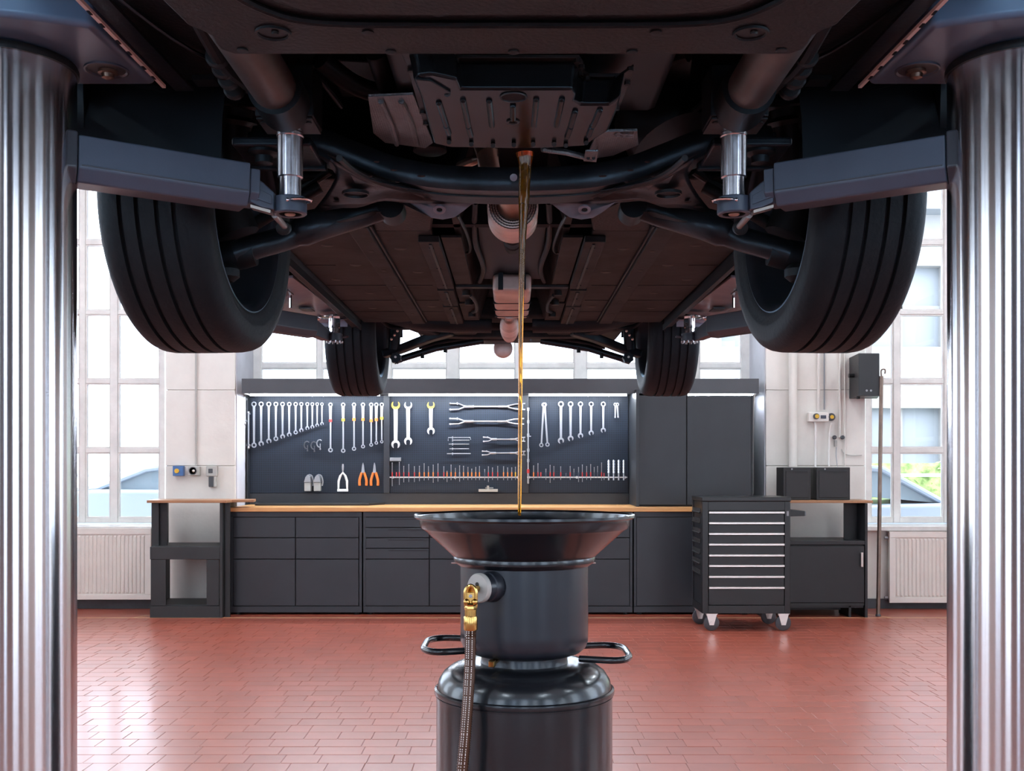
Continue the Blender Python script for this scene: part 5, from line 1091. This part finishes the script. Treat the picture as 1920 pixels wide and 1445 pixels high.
    B().hexa([f0+Vector((0,0,.014)), f1+Vector((0,0,.012)), f1-Vector((0,0,.006)), f0-Vector((0,0,.010))], [p+Vector((0,-.002,0)) for p in (f0+Vector((0,0,.014)), f1+Vector((0,0,.012)), f1-Vector((0,0,.006)), f0-Vector((0,0,.010)))]).build('extension_inset', M['liftblue'], arm, bevel=.0008, seg=1)
    g0 = e0+Vector((0,-.02,-.032)); g1 = e0+(e1-e0)*.85+Vector((0,-.02,-.022))
    B().hexa([g0+Vector((0,-.012,0)), g1+Vector((0,-.012,0)), g1+Vector((0,.012,0)), g0+Vector((0,.012,0))], [p-Vector((0,0,.006)) for p in (g0+Vector((0,-.012,0)), g1+Vector((0,-.012,0)), g1+Vector((0,.012,0)), g0+Vector((0,.012,0)))]).build('bright_strip', M['alu'], arm)
    B().lathe([(.023,-.0150),(.0245,-.0165),(.031,-.0165),(.034,-.014),(.034,.016),(.0325,.018),(.026,.018)], Cc, (0,0,1), 48, caps=False).build('pad_cup', M['liftblue'], arm, sharp=30)
    B().lathe([(.0232,-.0150),(.0232,-.008),(.0,-.008)], Cc, (0,0,1), 32, caps=False).build('cup_socket', M['gap'], arm)
    B().lathe([(.0105,-.012),(.0115,-.0155),(.0095,-.0175),(.003,-.0165)], Cc+Vector((0,-.001,-.0005)), (0,0,1), 24).build('cup_screw', M['copper'], arm)
    B().tube([Cc+Vector((-s*x, y_-.032, .006)) for x, y_ in [(.004,-.001),(.012,-.009),(.026,-.012),(.040,-.008),(.049,.002),(.046,.014),(.036,.022)]], .0026, 8).build('ring_pin', M['chrome'], arm)
    B().ball(Cc+Vector((-s*.002,-.034,.006)), .0045, 10).build('pin_head', M['chrome'], arm)
    B().cyl(Cc+Vector((s*.034,.01,-.014)), Vector((s*.506,2.372,zz(.535))), .007, n=12).build('lock_rod', M['midgrey'], arm)
    # telescopic pad post up to the frame bracket
    B().lathe([(.0225,.018),(.0225,.058),(.0262,.060),(.0262,.141),(.028,.143),(.028,.149),(.0265,.152),(.0265,.157)], Cc, (0,0,1), 48).build('pad_post', M['padsteel'], t, sharp=25)
    # rear arm with its own pad
    A2 = Vector((s*1.06,4.30,zz(.600))); E2 = Vector((s*.86,4.56,zz(.596)))
    B().sweep([A2, E2], [(-.045,.045),(-.045,-.025),(-.02,-.045),(.03,-.045),(.045,-.02),(.045,.045)]).build('rear_arm', M['liftdark'], t, bevel=.004)
    C2 = Vector((s*.782,4.70,zz(.570)))
    ext = B().ring([[c_+Vector((-w,-w,h_)), c_+Vector((w,w,h_)), c_+Vector((w,w,-h_)), c_+Vector((-w,-w,-h_))] if s < 0 else [c_+Vector((w,-w,h_)), c_+Vector((-w,w,h_)), c_+Vector((-w,w,-h_)), c_+Vector((w,-w,-h_))] for c_, w, h_ in ((E2,.026,.034),(C2+Vector((s*.03,-.03,.0)),.022,.02))], smooth=False).build('rear_extension', M['liftdark'], t, bevel=.003)
    B().lathe([(.033,-.02),(.036,-.016),(.036,.016),(.030,.018)], C2, (0,0,1), 32).build('rear_cup', M['liftdark'], t)
    b = B()
    for q in range(10):
        a_ = 2*math.pi*q/10; b.cyl(C2+Vector((math.cos(a_)*.033, math.sin(a_)*.033,-.026)), C2+Vector((math.cos(a_)*.033, math.sin(a_)*.033,-.016)), .005, n=6)
    b.build('cup_studs', M['chrome'], t, kind='stuff')
    B().tube([C2+Vector((-s*.036,-.01,.0)), C2+Vector((-s*.058,-.012,.004)), C2+Vector((-s*.058,.012,.004)), C2+Vector((-s*.036,.01,.0))], .004, 6).build('ring_pin', M['liftdark'], t)
    B().lathe([(.022,.019),(.022,.04),(.025,.042),(.025,.082),(.060,.086),(.060,.091),(.03,.1)], C2, (0,0,1), 36).build('rear_pad_post', M['chrome'], t, sharp=25)
    B().ball(C2+Vector((s*.065,-.03,.085)), .014, 12).build('pad_latch', M['chrome'], t)
    # lock housing hanging from the beam near the rear arm
    hx, hy = s*.905, 4.20
    B().cyl((hx,hy,zz(.695)), (hx,hy,zz(.745)), .050, n=32).build('lock_housing', M['liftdark'], t, bevel=.003)
    B().lathe([(.055,.685),(.060,.688),(.060,.694),(.05,.697)], (hx,hy,HC), (0,0,1), 32).build('housing_ring', M['chrome'], t)
    B().lathe([(.022,.625),(.026,.63),(.026,.680),(.022,.685)], (hx-s*-.02,hy,HC), (0,0,1), 24).build('lock_drum', M['liftdark'], t)
    B().cyl((hx-s*.035,hy-.01,zz(.625)), (hx-s*.035,hy-.01,zz(.69)), .005, n=8).build('lock_rod', M['chrome'], t)
lift(-1); lift(1)
# ================================================================ oil drainer
DX, DY = X(983, 2.2), 2.2; k = 2.2/F
def zp(py): return Z(py, DY)
t = thing('oil_drainer', (DX, DY, 0), 'black oil drainer with wide funnel pan on glossy drum in the centre', 'oil drainer')
o = (DX, DY, 0)
def L(name, prof, m, n=96, caps=False, **kw): return B().lathe([(a*k, zp(c)) for a, c in prof], o, (0,0,1), n, caps=caps).build(name, M[m], kw.pop('parent', t), sharp=kw.pop('sharp', 30), **kw)
L('funnel_pan', [(126,1042),(187,986),(191,978),(193,967),(203,966),(206,963.5),(206,968),(203,971),(197,971.5),(196,983),(193,989),(186,993),(133,1041),(128,1044)], 'drain')
B().lathe([(128*k, zp(1040)),(30*k, zp(1046)),(1*k,zp(1046))], o, (0,0,1), 64, caps=False).build('funnel_floor', M['drain'], t)
L('funnel_collar', [(122,1040),(132,1041),(133,1044),(132,1051),(127,1055),(121,1059)], 'drain')
L('vessel', [(119.5,1056),(119.5,1180),(119.5,1198),(115,1210),(106,1218),(92,1223),(60,1223),(1,1223)], 'drainsat')
L('neck', [(81,1222),(81,1236),(83,1241)], 'drainsat')
L('drum', [(70,1240),(84,1239),(100,1238.5),(120,1241),(138,1248),(151,1258),(160,1272),(164,1290),(164.5,1300),(164.5,1850),(158,1862),(1,1862)], 'drain')
L('drum_band', [(164,1286),(168,1288),(168.5,1292),(168,1296),(164,1298)], 'drain')
L('drum_band', [(164,1298.3),(166,1299),(166,1301),(164,1302)], 'drain')
for sx_, (xo, xi, ya, yb_, hz) in ((-1, (797,872,2.115,2.29,.367)), (1, (1175,1092,2.10,2.28,.381))):
    z_ = HC-hz; x0, x1 = X(xo, 2.2), X(xi, 2.2); q = -1 if xo < xi else 1
    xm = x0-q*.022; P = [(x1,yb_-.02,z_+.002),(xm-q*.01,yb_,z_),(x0-q*.004,yb_-.03,z_),(x0,(ya+yb_)/2,z_),(x0-q*.004,ya+.03,z_),(xm-q*.01,ya,z_),(x1-q*.01,ya+.03,z_-.002)]
    B().tube(smoothpath(P,6), .0068, 12).build('handle', M['drain'], t)
for a, c in ((846,862),(1104,1117)): B().cyl((X(a,2.2),2.2,zp(1055)), (X(c,2.2),2.2,zp(1055)), .0016, n=8).build('pin', M['alu'], t)
# side valve: rubber boot, grey disc, brass coupler
va = Vector((-.66,-.75,0)).normalized(); v0 = Vector((X(925,2.09), 2.09, zp(1092)+.005)); 
B().lathe([(.030,0),(.031,.002),(.029,.018),(.027,.020),(.027,.034)], v0, va, 36).build('valve_boot', M['drainsat'], t)
dsk = B().lathe([(.0265,.034),(.0285,.036),(.0285,.043),(.0265,.046),(.001,.046)], v0, va, 40).build('valve_disc', M['greyplastic'], t)
vc = v0+va*.046
B().cyl(vc+Vector((0,0,.007)), vc+Vector((0,0,.007))+va*.001, .0045, n=14).build('disc_hole', M['gap'], dsk)
hx = X(882.5,2.03); hy = 2.03
zq_ = lambda py: Z(py, hy)
pth = [(hx+a, hy+.002, zq_(c)) for a, c in [(-.0085,1140),(-.0095,1122),(-.0085,1106),(0,1098),(.0085,1106),(.0095,1122),(.0085,1140)]]
cp_ = B().tube(smoothpath(pth,5), .0042, 10).build('coupler_loop', M['brass'], t)
B().box(hx-.0095, hx+.0095, hy-.001, hy+.006, zq_(1140), zq_(1110)).build('coupler_plate', M['brass'], cp_, bevel=.002)
B().lathe([(.003,0),(.0035,.002)], (hx,hy-.001,zq_(1117)), (0,-1,0), 12).build('coupler_screw', M['chrome'], cp_)
B().cyl(vc-va*.004, Vector((hx,hy+.004,zq_(1108))), .007, n=14).build('coupler_stem', M['brass'], cp_)
for dx in (-.0075,.0075): B().ball((hx+dx, hy-.002, zq_(1128)), .0065, 12).build('coupler_lug', M['brass'], cp_)
B().lathe([(.012,0),(.0125,.003),(.011,.007),(.0125,.010),(.010,.013)][::1], (hx,hy,zq_(1142)), (0,0,1), 6).build('hex_nut', M['brass'], t)
B().cyl((hx,hy,zq_(1154)), (hx,hy,zq_(1142)), .0115, n=24).build('brass_sleeve', M['brass'], t)
B().lathe([(.0125,0),(.0135,.002),(.0135,.025),(.0125,.027)], (hx,hy,zq_(1181)), (0,0,1), 32).build('hose_ferrule', M['brass'], t)
# ribbed hose
N = 240; P = []; rr = []
ctl = smoothpath([(hx,hy,zq_(1181)),(hx-.001,hy-.004,zq_(1240)),(hx-.004,hy-.012,zq_(1300)),(hx-.009,hy-.02,zq_(1370)),(hx-.016,hy-.02,zq_(1450)),(hx-.028,hy-.01,zq_(1600)),(hx-.03,hy-.01,zq_(1850)),(hx+.01,hy+.02,.03)], N//7)
for i, p in enumerate(ctl): P.append(p); rr.append(.0112 if i % 2 else .0098)
hs_ = B().tube(P, rr, 18).build('hose', M['hose'], t, sharp=80)
b = B(); tot = 0; last = P[0]; step = 0
for i in range(1, len(P)-1):
    tot += (P[i]-P[i-1]).length
    if tot > step and P[i].z > .3:
        step += .0042
        for a_ in (-2.25,-1.85,-1.25):
            c = P[i]+Vector((math.cos(a_)*.0110, math.sin(a_)*.0110, 0)); b.box(c.x-.0007, c.x+.0007, c.y-.0006, c.y+.0006, c.z-.0011, c.z+.0011)
b.build('braid_flecks', M['white'], hs_, kind='stuff')
# brass tap on drum shoulder
p = Vector((X(927,2.10),2.10,Z(1240,2.10))); dd = Vector((-.35,-1,-.12)).normalized()
B().cyl(p-dd*.02, p+dd*.01, .006, n=14).build('tap_stem', M['brass'], t)
B().lathe([(.008,.0),(.0085,.002),(.0085,.012),(.007,.014)], p+dd*.006, dd, 4).build('tap_plug', M['brass'], t)
# castors below the drum
for a_ in (45,135,225,315):
    cx_, cy_ = DX+.14*math.cos(R(a_)), DY+.14*math.sin(R(a_))
    B().lathe([(.02,-.014),(.04,-.012),(.043,0),(.04,.012),(.02,.014)], (cx_,cy_,.043), (0,1,0), 24).build('castor', M['dkgrey'], t)
    B().cyl((cx_,cy_,.05), (cx_,cy_,zp(1861)), .012, n=12).build('castor_stem', M['midgrey'], t)
# ================================================================ falling oil
Ys = 2.17
pts = [(984,287,13.5),(984.5,296,11.5),(984.5,309,9.6),(984,330,9),(983.5,345,8.6),(982.5,370,8.4),(981.8,385,7.6),(981,410,6.6),(980,440,5.6),(979,470,4.8),(978,520,4.4),(977,600,3.8),(976,700,3.2),(975,820,2.9),(974,962,2.7)]
b = B(); sp = []; rs = []
for i in range(len(pts)-1):
    for j in range(4):
        u = j/4; a, c = pts[i], pts[i+1]; sp.append(W(a[0]+(c[0]-a[0])*u, a[1]+(c[1]-a[1])*u, Ys)); rs.append((a[2]+(c[2]-a[2])*u)*1.25*Ys/F)
sp.append(W(974,966,Ys)); rs.append(2.7*Ys/F)
st = B().tube(sp, rs, 20, flat=1.0, up=(1,0,0)).build('oil_stream', M['oil'], sharp=80, origin=(0,Ys,HC), label='thin amber stream of oil falling from oil pan into the funnel', cat='oil')
# ================================================================ outside the windows
B().box(-40, 40, 9.95+.3, 60, -.20, -.08).build('ground', M['asphalt'], kind=S)
def parked(name, cx_, y, L_, roof, label, paint, flip=1, suv=False):
    z0 = -.08; t = thing(name, (cx_, y, z0), label, 'car')
    h = roof
    prof = [(-.5,.30),(-.49,.62),(-.46,.78),(-.30,.88),(-.22,.92),(-.08,h-.06),(.04,h),(.26,h-.02),(.40,h-.16 if not suv else h-.05),(.49,.86 if not suv else .98),(.50,.55),(.495,.30)]
    if suv: prof = [(-.5,.32),(-.49,.70),(-.46,.92),(-.28,1.02),(-.20,1.06),(-.08,h-.06),(.02,h),(.34,h-.01),(.44,h-.10),(.485,1.05),(.50,.70),(.495,.34)]
    rg = []
    for w, ins in ((-.86,.06),(-.90,.0),(-.90,0),(.90,0),(.90,0),(.86,.06)): pass
    low = [(a, c) for a, c in prof if c <= (1.07 if suv else .93)]
    b = B(); b.prism([(cx_+flip*a*L_, y-.88, z0+c) for a, c in low], (0,1.76,0)); b.build('body', M[paint], t, bevel=.06, seg=3)
    cab_ = [(a, c) for a, c in prof if c > (1.0 if suv else .86) or (a, c) == prof[4]]
    b = B(); lo = [Vector((cx_+flip*a*L_, y-.70, z0+c)) for a, c in cab_]
    b.prism(lo, (0,1.40,0)); b.build('cabin', M['carglass'], t, bevel=.05, seg=3)
    tp_ = [(a, c) for a, c in cab_ if c > h-.2]
    b = B(); pts = [Vector((cx_+flip*a*L_, y-.72, z0+c)) for a, c in cab_]
    b.tube([p+Vector((0,-.01,.01)) for p in pts], .035, 8); b.tube([p+Vector((0,1.45,.01)) for p in pts], .035, 8)
    xm = cx_+flip*.12*L_; b.cyl((xm,y-.72,z0+.95), (xm+flip*.05,y-.70,z0+h-.03), .03, n=8)
    b.prism([Vector((cx_+flip*a*L_, y-.66, z0+c+.015)) for a, c in tp_]+[Vector((cx_+flip*a*L_, y-.66, z0+c-.03)) for a, c in tp_[::-1]], (0,1.32,0))
    b.build('roof_frame', M[paint], t)
    for q in (-.32,.31):
        for yy_ in (y-.86,y+.66): B().lathe([(.10,0),(.2,0),(.32,.01),(.33,.03),(.33,.18),(.32,.20)], (cx_+flip*q*L_, yy_, z0+.33), (0,1,0), 28).build('car_wheel', M['dkgrey'], t)
parked('parked_car', -3.9, 13.2, 4.7, 1.34, 'pale silver car parked outside the left window', 'carpaint', 1, True)
parked('parked_car', 3.75, 12.6, 4.7, 1.34, 'pale silver car with sloping roof parked outside the right window', 'carpaint', -1)
def fence(x0, x1, y, label):
    t = thing('railing', ((x0+x1)/2, y, -.08), label, 'railing')
    for z in (1.13,.55): B().cyl((x0,y,z), (x1,y,z), .022, n=8).build('rail', M['frame'], t)
    x = x0
    while x < x1: B().cyl((x,y,-.2), (x,y,1.13), .02, n=8).build('post', M['frame'], t); x += 1.1
fence(-10, -2.8, 14.6, 'pale metal railing behind the parked car, outside the left window'); fence(3.0, 11, 14.3, 'pale metal railing before the hedge, outside the right window')
def hedge(x0, x1, y, z1, label, seed):
    r_ = random.Random(seed); b = B(); vol = int((x1-x0)*260)
    for i in range(vol):
        x = r_.uniform(x0, x1); zz_ = r_.uniform(-.1, z1*(.78+.22*math.sin(x*2.1+seed))); yy_ = y+r_.uniform(-.5,.5)*(1-.3*zz_/z1); a = r_.uniform(0,6.28); q = r_.uniform(.05,.11); e = r_.uniform(-.7,.7)
        u = Vector((math.cos(a), math.sin(a), e))*q; v = Vector((-math.sin(a)*.5, math.cos(a)*.5, .6))*q; c = Vector((x,yy_,zz_))
        b.poly([c-u, c-v*.5, c+u, c+v*.5], [(0,1,2,3)])
    b.box(x0, x1, y-.25, y+.25, -.2, z1*.7)
    return b.build('hedge', M['leaf'], label=label, cat='hedge', origin=((x0+x1)/2,y,-.2), kind=None)
hedge(4.3, 11, 16.2, 1.85, 'leafy light green hedge beyond the railing outside the right window', 5)
def building(x0, x1, y, z1, label, nx, nz, st=1.1, gable=False):
    t = thing('building', ((x0+x1)/2, y, -.08), label, 'building'); b = B()
    w = (x1-x0)/nx; hh_ = (z1-.6)/nz; cols = []
    zlv = [-.2]
    b.box(x0, x1, y+.35, y+8, -.2, z1)
    for i in range(nx+1):
        xc = x0+i*w; b.box(max(x0,xc-w*.22), min(x1,xc+w*.22), y, y+.35, -.2, z1)
    for j in range(nz+1): 
        zc = .3+j*hh_; b.box(x0, x1, y+.01, y+.34, zc-.25*hh_ if j else -.2, min(z1, zc+.18*hh_))
    b.build('facade', M['fac'], t)
    for i in range(nx):
        for j in range(nz):
            xa, xb = x0+i*w+w*.22, x0+(i+1)*w-w*.22; za, zb = .3+j*hh_+.18*hh_, .3+(j+1)*hh_-.25*hh_
            o_ = B().box(xa, xb, y+.28, y+.34, za, zb).build('window', M['facd'], t)
            B().box((xa+xb)/2-.05, (xa+xb)/2+.05, y+.22, y+.279, za, zb).box(xa, xb, y+.22, y+.279, (za+zb)/2-.04, (za+zb)/2+.04).build('window_bar', M['fac'], o_)
    B().prism([(x0-.4,y-.5,z1),(x0-.4,y+8,z1),(x0-.4,y+8,z1+.3),(x0-.4,y+3.5,z1+2.2),(x0-.4,y-.5,z1+.3)], (x1-x0+.8,0,0)).build('roof', M['roof'], t)
building(3.5, 26, 21, 6.2, 'pale building with tall windows and grey roof seen through the right window', 8, 2)
